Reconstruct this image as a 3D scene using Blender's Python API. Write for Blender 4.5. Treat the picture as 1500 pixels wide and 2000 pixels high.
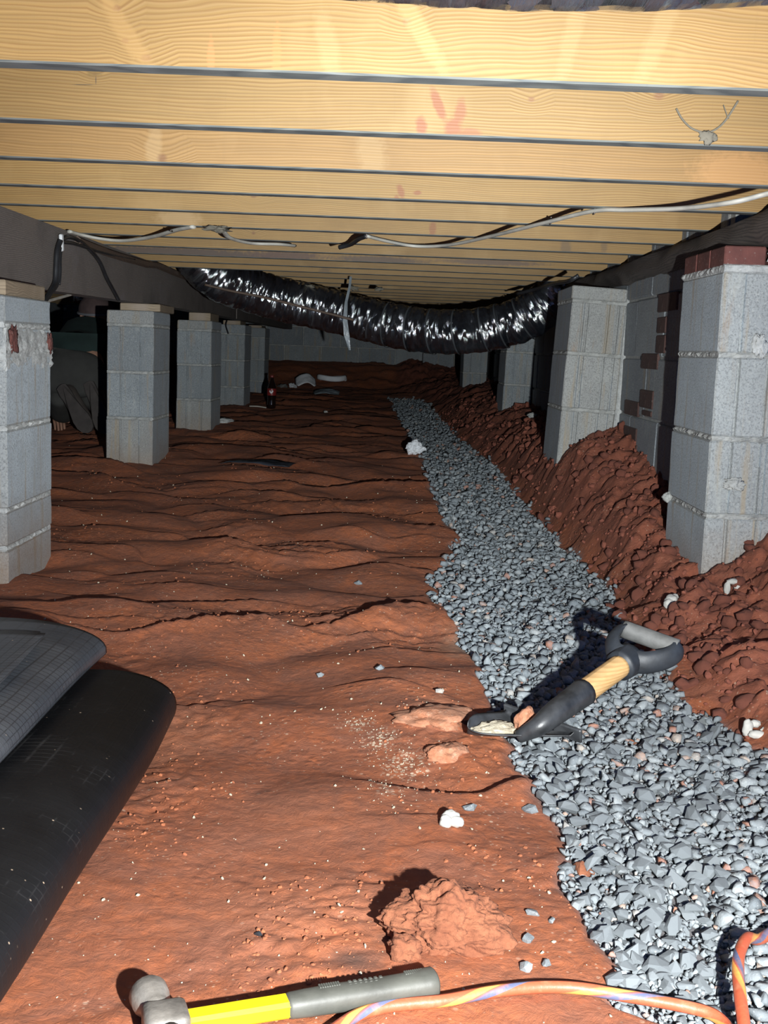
import bpy, bmesh, math, random
import numpy as np
from mathutils import Vector, Matrix, Euler, noise as mnoise

for _o in list(bpy.data.objects):
    bpy.data.objects.remove(_o)
S = bpy.context.scene
COL = S.collection
R = math.radians
rng = random.Random(7)

# ---------------------------------------------------------------- camera, world, lamp, exposure
FPX, PITCH, ROLL, CAMZ = 2200.0, R(8.2), R(2.2), 0.62
_fw = Vector((0, math.cos(PITCH), -math.sin(PITCH)))
_r0 = Vector((1, 0, 0))
_u0 = Vector((0, math.sin(PITCH), math.cos(PITCH)))
CR = _r0 * math.cos(ROLL) + _u0 * math.sin(ROLL)
CU = _u0 * math.cos(ROLL) - _r0 * math.sin(ROLL)
CAM = Vector((0, 0, CAMZ))
cd = bpy.data.cameras.new('camera')
cam = bpy.data.objects.new('camera', cd)
COL.objects.link(cam)
cd.sensor_fit = 'HORIZONTAL'
cd.sensor_width = 36.0
cd.lens = 36.0 * FPX / 1500.0
cd.clip_start = 0.02
M4 = Matrix((CR, CU, -_fw)).transposed().to_4x4()
M4.translation = CAM
cam.matrix_world = M4
S.camera = cam

wd = bpy.data.worlds.new('world')
S.world = wd
wd.use_nodes = True
wd.node_tree.nodes['Background'].inputs[0].default_value = (0.03, 0.13, 0.42, 1)
wd.node_tree.nodes['Background'].inputs[1].default_value = 0.85

LAMP = Vector((0.24, -0.02, 0.545))


def spot(name, power, angle, blend, col, aim, size=0.012):
    l = bpy.data.lights.new(name, 'SPOT')
    l.energy = power
    l.color = col
    l.spot_size = R(angle)
    l.spot_blend = blend
    l.shadow_soft_size = size
    o = bpy.data.objects.new(name, l)
    COL.objects.link(o)
    o.location = LAMP
    o.rotation_euler = (Vector(aim) - LAMP).to_track_quat('-Z', 'Y').to_euler()
    return o


spot('work_lamp_hotspot', 390, 46, 1.0, (0.87, 0.96, 1.0), (-0.25, 5.0, 0.66))
spot('work_lamp_spill', 330, 150, 1.0, (0.97, 0.98, 0.97), (-0.10, 3.0, 0.30))

S.view_settings.view_transform = 'Standard'
S.view_settings.look = 'None'
S.view_settings.gamma = 1.0
S.view_settings.exposure = 0.0
S.view_settings.use_curve_mapping = False


# ---------------------------------------------------------------- where a pixel of the photograph lies in the room
def ray(px, py):
    return (_fw + CR * ((px - 750.0) / FPX) + CU * ((1000.0 - py) / FPX))


def P(px, py, y):
    d = ray(px, py)
    return CAM + d * (y / d.y)


def Zp(px, py, z):
    d = ray(px, py)
    return CAM + d * ((z - CAMZ) / d.z)


# ---------------------------------------------------------------- ground shape
_perm = np.random.RandomState(3).permutation(256)
_perm = np.concatenate([_perm, _perm, _perm])
_ga = np.random.RandomState(5).rand(256) * 2 * np.pi


def pnoise(x, y, seed=0):
    x = np.asarray(x, float) + seed * 17.31
    y = np.asarray(y, float) + seed * 9.77
    xi = np.floor(x).astype(int)
    yi = np.floor(y).astype(int)
    xf, yf = x - xi, y - yi
    u = xf * xf * xf * (xf * (xf * 6 - 15) + 10)
    v = yf * yf * yf * (yf * (yf * 6 - 15) + 10)

    def g(ix, iy, dx, dy):
        h = _perm[(_perm[ix & 255] + iy) & 255]
        return np.cos(_ga[h]) * dx + np.sin(_ga[h]) * dy
    a = g(xi, yi, xf, yf) * (1 - u) + g(xi + 1, yi, xf - 1, yf) * u
    b = g(xi, yi + 1, xf, yf - 1) * (1 - u) + g(xi + 1, yi + 1, xf - 1, yf - 1) * u
    return (a * (1 - v) + b * v) * 1.5


_rc = np.random.RandomState(11).rand(65536, 3)


def worley(x, y, seed=0):
    x = np.asarray(x, float) + seed * 7.7
    y = np.asarray(y, float) + seed * 3.3
    xi = np.floor(x).astype(int)
    yi = np.floor(y).astype(int)
    f1 = np.full(x.shape, 9.0)
    f2 = np.full(x.shape, 9.0)
    hh = np.zeros(x.shape)
    for i in (-1, 0, 1):
        for j in (-1, 0, 1):
            cx, cy = xi + i, yi + j
            k = (_perm[cx & 255] * 256 + _perm[(cy + 31 * _perm[(cx + 77) & 255]) & 255]) & 65535
            d = np.hypot(cx + _rc[k, 0] - x, cy + _rc[k, 1] - y)
            near = d < f1
            f2 = np.where(near, f1, np.minimum(f2, d))
            hh = np.where(near, _rc[k, 2], hh)
            f1 = np.where(near, d, f1)
    return f1, f2, hh


def sstep(a, b, x):
    t = np.clip((x - a) / (b - a), 0, 1)
    return t * t * (3 - 2 * t)


def base_z(x, y):
    z = np.interp(y, [0.5, 2.6, 3.2, 4.9, 6.6, 8.6, 10.5, 12.6], [0, 0, 0.0, 0.075, 0.112, 0.155, 0.20, 0.27])
    return z + 0.012 * sstep(-0.4, -0.95, x) * sstep(4.4, 3.2, y)


def Gb(px, py):
    z = 0.0
    for _ in range(30):
        p = Zp(px, py, z)
        z = float(base_z(p.x, p.y))
    return p


_el = [(1290, 2000), (1195, 1960), (1170, 1850), (1085, 1690), (1055, 1600), (985, 1480), (950, 1360), (925, 1290), (862, 1200), (845, 1130), (895, 1060), (850, 985), (825, 900), (797, 850), (775, 810), (762, 785), (752, 770), (748, 762)]
_er = [(1730, 2000), (1700, 1960), (1680, 1850), (1660, 1690), (1600, 1560), (1480, 1460), (1335, 1360), (1275, 1300), (1205, 1200), (1195, 1150), (1120, 1080), (1040, 1000), (965, 910), (900, 860), (865, 820), (838, 790), (800, 772), (770, 762)]
EL = [Gb(*p) for p in _el]
ER = [Gb(*p) for p in _er]
_ely, _elx = np.array([p.y for p in EL]), np.array([p.x for p in EL])
_ery, _erx = np.array([p.y for p in ER]), np.array([p.x for p in ER])
GY1 = 10.4


def gl(y):
    return np.interp(y, _ely, _elx)


def gr(y):
    return np.interp(y, _ery, _erx)


def gravel_mask(x, y):
    w = 0.03 * pnoise(x * 9, y * 9, 4)
    m = sstep(-0.012, 0.02, x - gl(y) + w) * sstep(-0.012, 0.02, gr(y) - x + w)
    return m * sstep(GY1, GY1 - 0.5, y)


def ground_z(x, y, fine=True):
    x = np.asarray(x, float)
    y = np.asarray(y, float)
    z = base_z(x, y)
    e = gr(y)
    # spoil heap along the right wall
    hm = np.interp(y, [0.5, 1.6, 2.2, 2.6, 3.0, 3.6, 4.1, 4.5, 5.3, 6.4, 7.4, 9.0, 10.5, 12.5], [.02, .05, .075, .098, .12, .20, .27, .27, .19, .17, .17, .19, .16, .10])
    t = np.clip((x - e) / np.maximum(0.80 - e, 0.12), 0, 1.6)
    heap = hm * (1 - np.exp(-2.2 * t ** 1.35)) * 1.13
    z = z + heap
    z = z + .075 * sstep(.83, .93, x) * sstep(1.9, 2.3, y) * sstep(2.95, 2.72, y)
    # bank under the far wall
    z = z + 0.19 * sstep(11.3, 12.3, y) * sstep(1.0, 0.2, x)
    gm = gravel_mask(x, y)
    mm = sstep(0.0, 0.12, x - e)           # on the heap
    # smooth trampled clay: rounded swells with sharp troughs
    wx = x + 0.10 * pnoise(x * 2.2, y * 2.2, 21)
    wy = y + 0.13 * pnoise(x * 1.8, y * 1.8, 22)
    b = np.abs(pnoise(wx * 1.5, wy * 2.3, 1))
    amp = np.interp(y, [0.8, 1.15, 1.5, 2.0, 4, 7, 12], [0.05, 0.25, 0.75, 1.0, 1.0, 1.0, .8])

    def saw(ph, k):
        f = ph - np.floor(ph)
        return np.where(f < k, (f / k) ** 1.4, 1 - sstep(k, 1.0, f))
    ph = y * 3.1 + 1.0 * pnoise(x * 1.15, y * 1.0, 61) + .42 * pnoise(x * 3.1, y * 2.6, 62) + .10 * pnoise(x * 9, y * 8, 65)
    m1 = np.clip(.35 + 1.5 * pnoise(x * 1.5, y * 2.0, 63), 0, 1)
    ph2 = y * 6.7 + .35 * x + .8 * pnoise(x * 2.3, y * 2.0, 66) + .35 * pnoise(x * 6.1, y * 5.6, 67)
    m2 = np.clip(.05 + 1.5 * pnoise(x * 2.2, y * 2.6, 68), 0, 1)
    clay = amp * (.050 * (np.minimum(b, .5) - .25) + .034 * m1 * (saw(ph, .90) - .4) + .017 * m2 * (saw(ph2, .86) - .4) + .012 * pnoise(x * 5.2, y * 5.6, 69))
    clay += 0.010 * pnoise(x * 1.3, y * 1.1, 5)
    z = z + clay * (1 - mm) * (1 - 0.8 * gm)
    if fine:
        c = 0.0035 * np.abs(pnoise(x * 20, y * 22, 6)) + 0.0016 * pnoise(x * 55, y * 56, 7)
        rough = 0.4 + 1.8 * sstep(0.0, 0.5, pnoise(x * 2.5, y * 2.5, 8))
        z = z + c * rough * (1 - mm) * (1 - gm)
        # crumbly spoil: clods
        hx = x + .035 * pnoise(x * 9, y * 9, 41) + .012 * pnoise(x * 26, y * 26, 42)
        hy = y + .035 * pnoise(x * 9, y * 9, 43) + .012 * pnoise(x * 26, y * 26, 44)
        k1 = np.minimum(np.abs(pnoise(hx * 5.2, hy * 6.5, 51)), .5)
        k2 = np.minimum(np.abs(pnoise(hx * 12, hy * 14, 52)), .5)
        k3 = np.abs(pnoise(hx * 30, hy * 32, 53))
        f1, f2, h = worley(hx * 15, hy * 15, 2)
        z = z + mm * (0.060 * k1 + 0.038 * k2 + 0.010 * k3 + .010 * (h - .3) * sstep(0.02, 0.16, f2 - f1) + .02 * pnoise(x * 2.7, y * 2.7, 15) - .012)
        z = z + mm * 0.004 * np.abs(pnoise(x * 70, y * 70, 12))
    z = z - 0.012 * gm
    return z


def gz(x, y):
    return float(ground_z(np.array([x]), np.array([y]))[0])


def G(px, py):
    """Where the line of sight through a pixel meets the ground."""
    d = ray(px, py)
    t = np.linspace(0.6, 13.0, 2600)
    zz = CAMZ + d.z / d.y * t
    g = ground_z(d.x / d.y * t, t, fine=False)
    i = int(np.argmax(zz < g))
    return CAM + d * (t[i] / d.y)


# ---------------------------------------------------------------- materials
class NT:
    def __init__(self, name):
        self.m = bpy.data.materials.new(name)
        self.m.use_nodes = True
        self.t = self.m.node_tree
        self.b = self.t.nodes['Principled BSDF']
        self.obj = None

    def n(self, typ, **kw):
        nd = self.t.nodes.new(typ)
        for k, v in kw.items():
            setattr(nd, k, v)
        return nd

    def l(self, a, b):
        self.t.links.new(a, b)

    def put(self, sock, v):
        if hasattr(v, 'is_output') or isinstance(v, bpy.types.NodeSocket):
            self.l(v, sock)
        else:
            sock.default_value = v

    def coord(self, kind='Object'):
        return self.n('ShaderNodeTexCoord').outputs[kind]

    def mapping(self, vec, loc=(0, 0, 0), rot=(0, 0, 0), scale=(1, 1, 1)):
        nd = self.n('ShaderNodeMapping')
        self.l(vec, nd.inputs[0])
        nd.inputs[1].default_value = loc
        nd.inputs[2].default_value = rot
        nd.inputs[3].default_value = scale
        return nd.outputs[0]

    def noise(self, vec, scale, detail=4, rough=.55, dist=0.0):
        nd = self.n('ShaderNodeTexNoise')
        self.l(vec, nd.inputs['Vector'])
        nd.inputs['Scale'].default_value = scale
        nd.inputs['Detail'].default_value = detail
        nd.inputs['Roughness'].default_value = rough
        nd.inputs['Distortion'].default_value = dist
        return nd.outputs[0]

    def voro(self, vec, scale, out=0, feature='F1', rand=1.0):
        nd = self.n('ShaderNodeTexVoronoi', feature=feature)
        self.l(vec, nd.inputs['Vector'])
        nd.inputs['Scale'].default_value = scale
        nd.inputs['Randomness'].default_value = rand
        return nd.outputs[out]

    def ramp(self, fac, stops):
        nd = self.n('ShaderNodeValToRGB')
        self.put(nd.inputs[0], fac)
        e = nd.color_ramp.elements
        while len(e) < len(stops):
            e.new(0.5)
        for el, (p, c) in zip(e, stops):
            el.position = p
            el.color = (c, c, c, 1) if isinstance(c, (int, float)) else (*c, 1)
        return nd.outputs[0]

    def mix(self, fac, a, b, mode='MIX'):
        nd = self.n('ShaderNodeMixRGB', blend_type=mode)
        self.put(nd.inputs[0], fac)
        self.put(nd.inputs[1], (*a, 1) if isinstance(a, tuple) and len(a) == 3 else a)
        self.put(nd.inputs[2], (*b, 1) if isinstance(b, tuple) and len(b) == 3 else b)
        return nd.outputs[0]

    def math(self, op, a, b=0.0, clamp=False):
        nd = self.n('ShaderNodeMath', operation=op, use_clamp=clamp)
        self.put(nd.inputs[0], a)
        self.put(nd.inputs[1], b)
        return nd.outputs[0]

    def vadd(self, a, b):
        nd = self.n('ShaderNodeVectorMath', operation='ADD')
        self.put(nd.inputs[0], a)
        self.put(nd.inputs[1], b)
        return nd.outputs[0]

    def bump(self, h, strength=.5, dist=.01, prev=None):
        nd = self.n('ShaderNodeBump')
        nd.inputs['Strength'].default_value = strength
        nd.inputs['Distance'].default_value = dist
        self.l(h, nd.inputs['Height'])
        if prev is not None:
            self.l(prev, nd.inputs['Normal'])
        return nd.outputs[0]

    def out(self, color=None, rough=None, normal=None, **kw):
        if color is not None:
            self.put(self.b.inputs['Base Color'], (*color, 1) if isinstance(color, tuple) and len(color) == 3 else color)
        if rough is not None:
            self.put(self.b.inputs['Roughness'], rough)
        if normal is not None:
            self.l(normal, self.b.inputs['Normal'])
        for k, v in kw.items():
            self.put(self.b.inputs[k], v)
        return self.m


def blob(t, pos, c, r, ang=0.0, soft=.45, wob=.5, scale=22.0, axes=(0, 1)):
    """A worn or stained patch with a shape of its own: 1 inside an ellipse of a surface, ragged at its edge."""
    mp = t.mapping(pos, scale=(1, 1, 1), loc=(-c[0], -c[1], -c[2]))
    rot = [0, 0, 0]
    ax = ({0, 1, 2} - set(axes)).pop()
    rot[ax] = ang
    mp = t.mapping(mp, rot=tuple(rot))
    sc = [0, 0, 0]
    sc[axes[0]], sc[axes[1]] = 1 / r[0], 1 / r[1]
    mp = t.mapping(mp, scale=tuple(sc))
    ln = t.n('ShaderNodeVectorMath', operation='LENGTH')
    t.l(mp, ln.inputs[0])
    nz = t.noise(pos, scale, 5, .7)
    d = t.math('ADD', ln.outputs['Value'], t.math('MULTIPLY', t.math('SUBTRACT', nz, .5), wob * 2.4))
    return t.ramp(d, [(max(0, .75 - soft), 1.0), (.98, 0.0)])


def m_plain(name, c, rough=.6, metal=0.0, bump=0.0, bscale=120, var=.25, vscale=18, coat=0.0):
    t = NT(name)
    o = t.coord()
    v = t.noise(o, vscale, 5)
    col = t.mix(t.ramp(v, [(.3, 0.0), (.7, 1.0)]), tuple(x * (1 - var) for x in c), tuple(min(1, x * (1 + var * .6)) for x in c))
    nrm = t.bump(t.noise(o, bscale, 4), bump, .002) if bump else None
    m = t.out(col, rough, nrm, Metallic=metal)
    if coat:
        t.b.inputs['Coat Weight'].default_value = coat
    return m


def m_soil():
    t = NT('red_clay')
    g = t.coord('Object')
    big = t.noise(g, 1.6, 5, .6)
    med = t.noise(g, 9, 6, .65, .6)
    fin = t.noise(g, 70, 5, .7)
    c = t.mix(t.ramp(big, [(.32, 0.0), (.68, 1.0)]), (.31, .087, .031), (.41, .124, .045))
    c = t.mix(t.ramp(med, [(.42, 0.0), (.62, .65)]), c, (.22, .085, .05))
    c = t.mix(t.ramp(fin, [(.35, .55), (.6, 0.0)]), c, (.17, .065, .036))
    # spoil heap is a darker, redder earth
    at = t.n('ShaderNodeAttribute', attribute_name='heap')
    c = t.mix(t.math('MULTIPLY', at.outputs['Fac'], .7), c, t.mix(t.ramp(med, [(.4, 0.0), (.6, 1.0)]), (.20, .060, .038), (.27, .088, .052)))
    ag = t.n('ShaderNodeAttribute', attribute_name='gravel')
    c = t.mix(t.math('MULTIPLY', ag.outputs['Fac'], .9), c, (.13, .145, .155))
    # pale mortar and lime specks of two sizes
    wv = t.vadd(g, t.mix(1.0, t.n('ShaderNodeTexNoise').outputs['Color'], (0.0, 0.0, 0.0), 'MULTIPLY'))
    patch = t.ramp(t.noise(g, 4.0, 5, .7), [(.42, 0.0), (.68, 1.0)])
    v1 = t.ramp(t.voro(wv, 95), [(.10, 1.0), (.17, 0.0)])
    v2 = t.ramp(t.voro(wv, 38), [(.07, 1.0), (.12, 0.0)])
    sp = t.math('MULTIPLY', t.math('MAXIMUM', v1, v2), patch)
    c = t.mix(t.math('MULTIPLY', sp, .75), c, (.62, .47, .34))
    # lime dust spilt beside the shovel, scuffed pale clay, wet or charred spots
    for (px, py, rx, ry, w) in [(700, 1425, .03, .03, .75), (745, 1450, .035, .045, .9), (790, 1490, .045, .05, .95), (760, 1540, .03, .05, .6), (830, 1420, .05, .05, .5)]:
        p = Gb(px, py)
        m = blob(t, g, (p.x, p.y, 0), (rx, ry), 0, .75, .9, 60)
        sp2 = t.ramp(t.voro(wv, 150), [(.30, 1.0), (.48, 0.0)])
        c = t.mix(t.math('MULTIPLY', t.math('MULTIPLY', m, sp2), w), c, (.72, .62, .46))
    for (px, py, rx, ry, w, cc) in [(860, 1410, .07, .10, .55, (.52, .25, .15)), (905, 1265, .07, .16, .4, (.42, .30, .2)), (690, 1890, .035, .03, .8, (.07, .04, .03)), (755, 1850, .02, .02, .7, (.09, .05, .035)),
                                (590, 1790, .2, .12, .4, (.46, .18, .095)), (330, 1430, .12, .2, .35, (.45, .19, .10)), (560, 1600, .22, .2, .3, (.43, .17, .09))]:
        p = Gb(px, py)
        c = t.mix(t.math('MULTIPLY', blob(t, g, (p.x, p.y, 0), (rx, ry), 0, .6, .6, 14), w), c, cc)
    h = t.math('ADD', t.math('MULTIPLY', t.noise(g, 45, 8, .72, .8), .9), t.math('MULTIPLY', t.noise(g, 13, 6, .6, .6), 1.1))
    h2 = t.ramp(t.voro(g, 60), [(.0, 1.0), (.5, 0.0)])
    h = t.math('ADD', h, t.math('MULTIPLY', t.math('MULTIPLY', h2, patch), .45))
    return t.out(c, .93, t.bump(h, .6, .010))


def m_lump(name, a, b, c3, sc=30):
    t = NT(name)
    g = t.coord()
    n1 = t.noise(g, sc, 6, .7)
    c = t.mix(t.ramp(n1, [(.38, 0.0), (.62, 1.0)]), a, b)
    c = t.mix(t.ramp(t.noise(g, sc * 2.7, 5, .7), [(.55, 0.0), (.7, .6)]), c, c3)
    return t.out(c, .92, t.bump(t.noise(g, sc * 2.4, 7, .7), .7, .008))


def m_stone():
    t = NT('crushed_stone')
    g = t.coord()
    ge = t.n('ShaderNodeNewGeometry')
    rnd = ge.outputs['Random Per Island']
    c = t.ramp(rnd, [(0.0, (.12, .135, .145)), (.35, (.170, .190, .200)), (.7, (.225, .248, .258)), (.93, (.315, .34, .345)), (.955, (.40, .34, .28)), (.985, (.34, .14, .08))])
    c = t.mix(t.ramp(t.noise(g, 130, 4, .7), [(.4, .55), (.62, 0.0)]), c, (.17, .20, .22))
    c = t.mix(t.ramp(t.noise(g, 260, 3, .6), [(.6, 0.0), (.7, .5)]), c, (.50, .53, .54))
    c = t.mix(t.ramp(t.noise(g, 26, 3, .6), [(.66, 0.0), (.76, .5)]), c, (.42, .25, .15))
    return t.out(c, .8, t.bump(t.noise(g, 170, 6, .7), .5, .004))


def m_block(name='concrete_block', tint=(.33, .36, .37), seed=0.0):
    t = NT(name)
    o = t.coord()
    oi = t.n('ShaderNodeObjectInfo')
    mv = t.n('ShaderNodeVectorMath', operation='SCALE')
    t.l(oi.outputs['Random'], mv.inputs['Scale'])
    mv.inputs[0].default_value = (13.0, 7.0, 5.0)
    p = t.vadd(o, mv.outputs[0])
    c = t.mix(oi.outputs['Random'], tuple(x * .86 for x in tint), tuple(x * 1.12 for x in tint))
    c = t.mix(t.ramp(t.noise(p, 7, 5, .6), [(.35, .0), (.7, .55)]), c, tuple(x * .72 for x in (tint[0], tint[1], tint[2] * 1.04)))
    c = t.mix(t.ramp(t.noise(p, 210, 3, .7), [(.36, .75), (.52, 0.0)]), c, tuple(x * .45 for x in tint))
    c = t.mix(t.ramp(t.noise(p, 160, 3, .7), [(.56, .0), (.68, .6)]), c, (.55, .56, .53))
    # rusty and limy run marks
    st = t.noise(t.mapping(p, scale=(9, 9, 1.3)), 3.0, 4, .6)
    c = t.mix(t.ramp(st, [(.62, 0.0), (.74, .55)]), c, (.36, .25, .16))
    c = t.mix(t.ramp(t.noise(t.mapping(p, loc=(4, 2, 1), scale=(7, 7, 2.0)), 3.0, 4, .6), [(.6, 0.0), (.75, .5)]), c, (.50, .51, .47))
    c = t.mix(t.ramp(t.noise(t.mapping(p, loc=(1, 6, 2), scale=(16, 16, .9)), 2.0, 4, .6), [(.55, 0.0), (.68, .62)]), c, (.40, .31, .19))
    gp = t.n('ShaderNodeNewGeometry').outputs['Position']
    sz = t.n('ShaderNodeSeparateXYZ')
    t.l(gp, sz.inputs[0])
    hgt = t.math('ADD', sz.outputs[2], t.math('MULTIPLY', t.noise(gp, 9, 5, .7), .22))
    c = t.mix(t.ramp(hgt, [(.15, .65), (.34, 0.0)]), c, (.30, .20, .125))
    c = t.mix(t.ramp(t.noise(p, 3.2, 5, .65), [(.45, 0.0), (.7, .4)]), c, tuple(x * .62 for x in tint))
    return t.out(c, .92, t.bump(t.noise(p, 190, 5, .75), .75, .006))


def m_mortar(name='mortar', c=(.45, .455, .43)):
    t = NT(name)
    o = t.coord()
    cc = t.mix(t.ramp(t.noise(o, 25, 5, .6), [(.35, 0.0), (.7, 1.0)]), tuple(x * .78 for x in c), tuple(x * 1.18 for x in c))
    cc = t.mix(t.ramp(t.noise(o, 130, 4, .7), [(.35, .5), (.5, 0.0)]), cc, tuple(x * .5 for x in c))
    return t.out(cc, .95, t.bump(t.noise(o, 110, 6, .75), .8, .008))


def m_brick(name='red_brick', k=1.0):
    t = NT(name)
    o = t.coord()
    c = t.mix(t.ramp(t.noise(o, 14, 5, .6), [(.35, 0.0), (.7, 1.0)]), tuple(v * (k if j == 0 else .5 + k / 2 if k == 1 else k * 1.5) for j, v in enumerate((.10, .036, .031))), tuple(v * (k if j == 0 else k if k == 1 else k * 1.5) for j, v in enumerate((.165, .058, .047))))
    c = t.mix(t.ramp(t.noise(o, 90, 4, .7), [(.62, 0.0), (.72, .6)]), c, (.4, .36, .32))
    return t.out(c, .9, t.bump(t.noise(o, 120, 5, .7), .5, .005))


def m_wood(name, a, b, seed=0.0, stains=(), knots=(), swirl=.4, gloss=.62, dirt=.35):
    t = NT(name)
    o = t.coord()
    p = t.vadd(o, (seed * 3.7, seed * 1.3, seed * 2.9))
    low = t.noise(t.mapping(p, scale=(.9, 1, 3.0)), 2.0, 3, .5)
    dz = t.math('MULTIPLY', t.math('SUBTRACT', low, .5), swirl * .20)
    comb = t.n('ShaderNodeCombineXYZ')
    t.l(dz, comb.inputs[2])
    q = t.vadd(p, comb.outputs[0])
    kmask = None
    for (kx, kz, kr) in knots:
        # grain bends round a knot
        mk = blob(t, o, (kx, 0, kz), (kr * 5.5, kr * 4.5), 0, .8, .1, 8, (0, 2))
        cm = t.n('ShaderNodeCombineXYZ')
        t.l(t.math('MULTIPLY', mk, kr * 1.8), cm.inputs[2])
        q = t.vadd(q, cm.outputs[0])
    w = t.n('ShaderNodeTexWave', wave_type='BANDS', bands_direction='Z', wave_profile='SIN')
    t.l(t.mapping(q, scale=(.06, .3, 1)), w.inputs['Vector'])
    w.inputs['Scale'].default_value = 58.0
    w.inputs['Distortion'].default_value = 2.4
    w.inputs['Detail'].default_value = 3.0
    w.inputs['Detail Scale'].default_value = 1.6
    fine = t.noise(t.mapping(q, scale=(4, 60, 220)), 1.0, 4, .6)
    saw = t.noise(t.mapping(p, scale=(220, 20, 6)), 1.0, 3, .5)
    c = t.mix(t.ramp(w.outputs[0], [(.1, 0.0), (.65, .3), (.95, 1.0)]), a, b)
    c = t.mix(t.ramp(fine, [(.35, .6), (.6, 0.0)]), c, tuple(x * .72 for x in a))
    c = t.mix(t.ramp(saw, [(.6, 0.0), (.8, .25)]), c, tuple(x * .7 for x in a))
    c = t.mix(t.ramp(t.noise(p, 3.5, 5, .65), [(.5, 0.0), (.75, dirt)]), c, (b[0] * .62, b[1] * .6, b[2] * .6))
    c = t.mix(t.ramp(t.noise(t.mapping(p, loc=(3, 0, 1), scale=(1, 1, .6)), 5.5, 4, .6), [(.58, 0.0), (.76, .45)]), c, (min(1, a[0] * 1.15), min(1, a[1] * 1.22), min(1, a[2] * 1.5)))
    for (kx, kz, kr) in knots:
        mk = blob(t, o, (kx, 0, kz), (kr, kr * .8), 0, .35, .25, 40, (0, 2))
        c = t.mix(t.math('MULTIPLY', mk, .8), c, (.18, .085, .035))
    for (sx, sz, rx, rz, ang, col, k) in stains:
        mk = blob(t, o, (sx, 0, sz), (rx * 1.2, rz * 1.15), ang, .22, .42, 60, (0, 2))
        c = t.mix(t.math('MULTIPLY', mk, k), c, col)
    return t.out(c, gloss, t.bump(t.math('ADD', fine, t.math('MULTIPLY', w.outputs[0], .4)), .22, .002))


def m_film(name='black_plastic_film', ca=(.0035, .004, .005), cb=(.008, .0085, .0095), r0=.42, r1=.6, gk=.14, gc=(.2, .2, .2), sp_=.35, wl=.54):
    t = NT(name)
    o = t.coord()
    wv = t.n('ShaderNodeTexNoise')
    t.l(o, wv.inputs['Vector'])
    wv.inputs['Scale'].default_value = 5
    sub = t.vadd(o, t.mix(1.0, wv.outputs['Color'], (.012, .012, .012), 'MULTIPLY'))
    u = t.n('ShaderNodeUVMap')
    uv = t.vadd(u.outputs[0], t.mix(1.0, wv.outputs['Color'], (.006, .006, .006), 'MULTIPLY'))
    sp = t.n('ShaderNodeSeparateXYZ')
    t.l(uv, sp.inputs[0])

    def lines(s, f):
        fr = t.math('FRACT', t.math('MULTIPLY', s, f))
        return t.ramp(t.math('ABSOLUTE', t.math('SUBTRACT', fr, .5)), [(.0, 1.0), (.11, 0.0)])
    grid = t.math('MAXIMUM', lines(sp.outputs[0], 78), lines(sp.outputs[1], 78))
    wear = t.ramp(t.noise(o, 7, 5, .7), [(wl, 0.0), (wl + .14, 1.0)])
    dust = t.ramp(t.noise(o, 3, 4, .7), [(.4, 0.0), (.7, 1.0)])
    c = t.mix(dust, ca, cb)
    c = t.mix(t.math('MULTIPLY', t.math('MULTIPLY', grid, wear), gk), c, gc)
    crumbs = t.math('MULTIPLY', t.ramp(t.voro(o, 55), [(.05, 1.0), (.085, 0.0)]), t.ramp(t.noise(o, 6, 4, .7), [(.5, 0.0), (.6, 1.0)]))
    c = t.mix(crumbs, c, (.55, .42, .3))
    hb = t.math('ADD', t.math('MULTIPLY', grid, .12), t.math('MULTIPLY', t.noise(t.mapping(o, scale=(1, 3, 1)), 12, 6, .6), 1.2))
    return t.out(c, t.ramp(dust, [(0.0, r0), (1.0, r1)]), t.bump(hb, .3, .004), **{'Specular IOR Level': sp_})


def m_duct():
    t = NT('duct_foil')
    o = t.coord()
    u = t.n('ShaderNodeUVMap').outputs[0]
    cr = t.noise(t.mapping(u, scale=(120, 5, 1)), 1.0, 6, .7, .8)
    cr2 = t.voro(t.mapping(u, scale=(70, 14, 1)), 1.0, 0)
    dust = t.ramp(t.noise(o, 6, 5, .7), [(.45, 0.0), (.7, 1.0)])
    c = t.mix(dust, (.010, .013, .018), (.030, .034, .040))
    c = t.mix(t.ramp(t.noise(t.mapping(u, scale=(60, 1.5, 1)), 1.0, 3, .6), [(.62, 0.0), (.72, .6)]), c, (.10, .11, .12))
    n1 = t.bump(cr, 1.0, .0065)
    vc = t.n('ShaderNodeTexVoronoi')
    t.l(t.mapping(t.vadd(u, t.mix(1.0, t.n('ShaderNodeTexNoise').outputs['Color'], (.02, .02, .02), 'MULTIPLY')), scale=(75, 11, 1)), vc.inputs['Vector'])
    vc.inputs['Scale'].default_value = 1.0
    sb = t.n('ShaderNodeVectorMath', operation='SUBTRACT')
    t.l(vc.outputs['Color'], sb.inputs[0])
    sb.inputs[1].default_value = (.5, .5, .5)
    sc_ = t.n('ShaderNodeVectorMath', operation='SCALE')
    t.l(sb.outputs[0], sc_.inputs[0])
    sc_.inputs['Scale'].default_value = .62
    nr = t.n('ShaderNodeVectorMath', operation='NORMALIZE')
    t.l(t.vadd(t.n('ShaderNodeNewGeometry').outputs['Normal'], sc_.outputs[0]), nr.inputs[0])
    nn = t.bump(cr, .8, .003, nr.outputs[0])
    t.l(nn, t.b.inputs['Coat Normal'])
    return t.out(c, t.ramp(dust, [(0.0, .12), (1.0, .26)]), nn, **{'Specular IOR Level': 1.0, 'Coat Weight': 1.0, 'Coat Roughness': .10, 'Coat IOR': 3.0})


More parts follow.
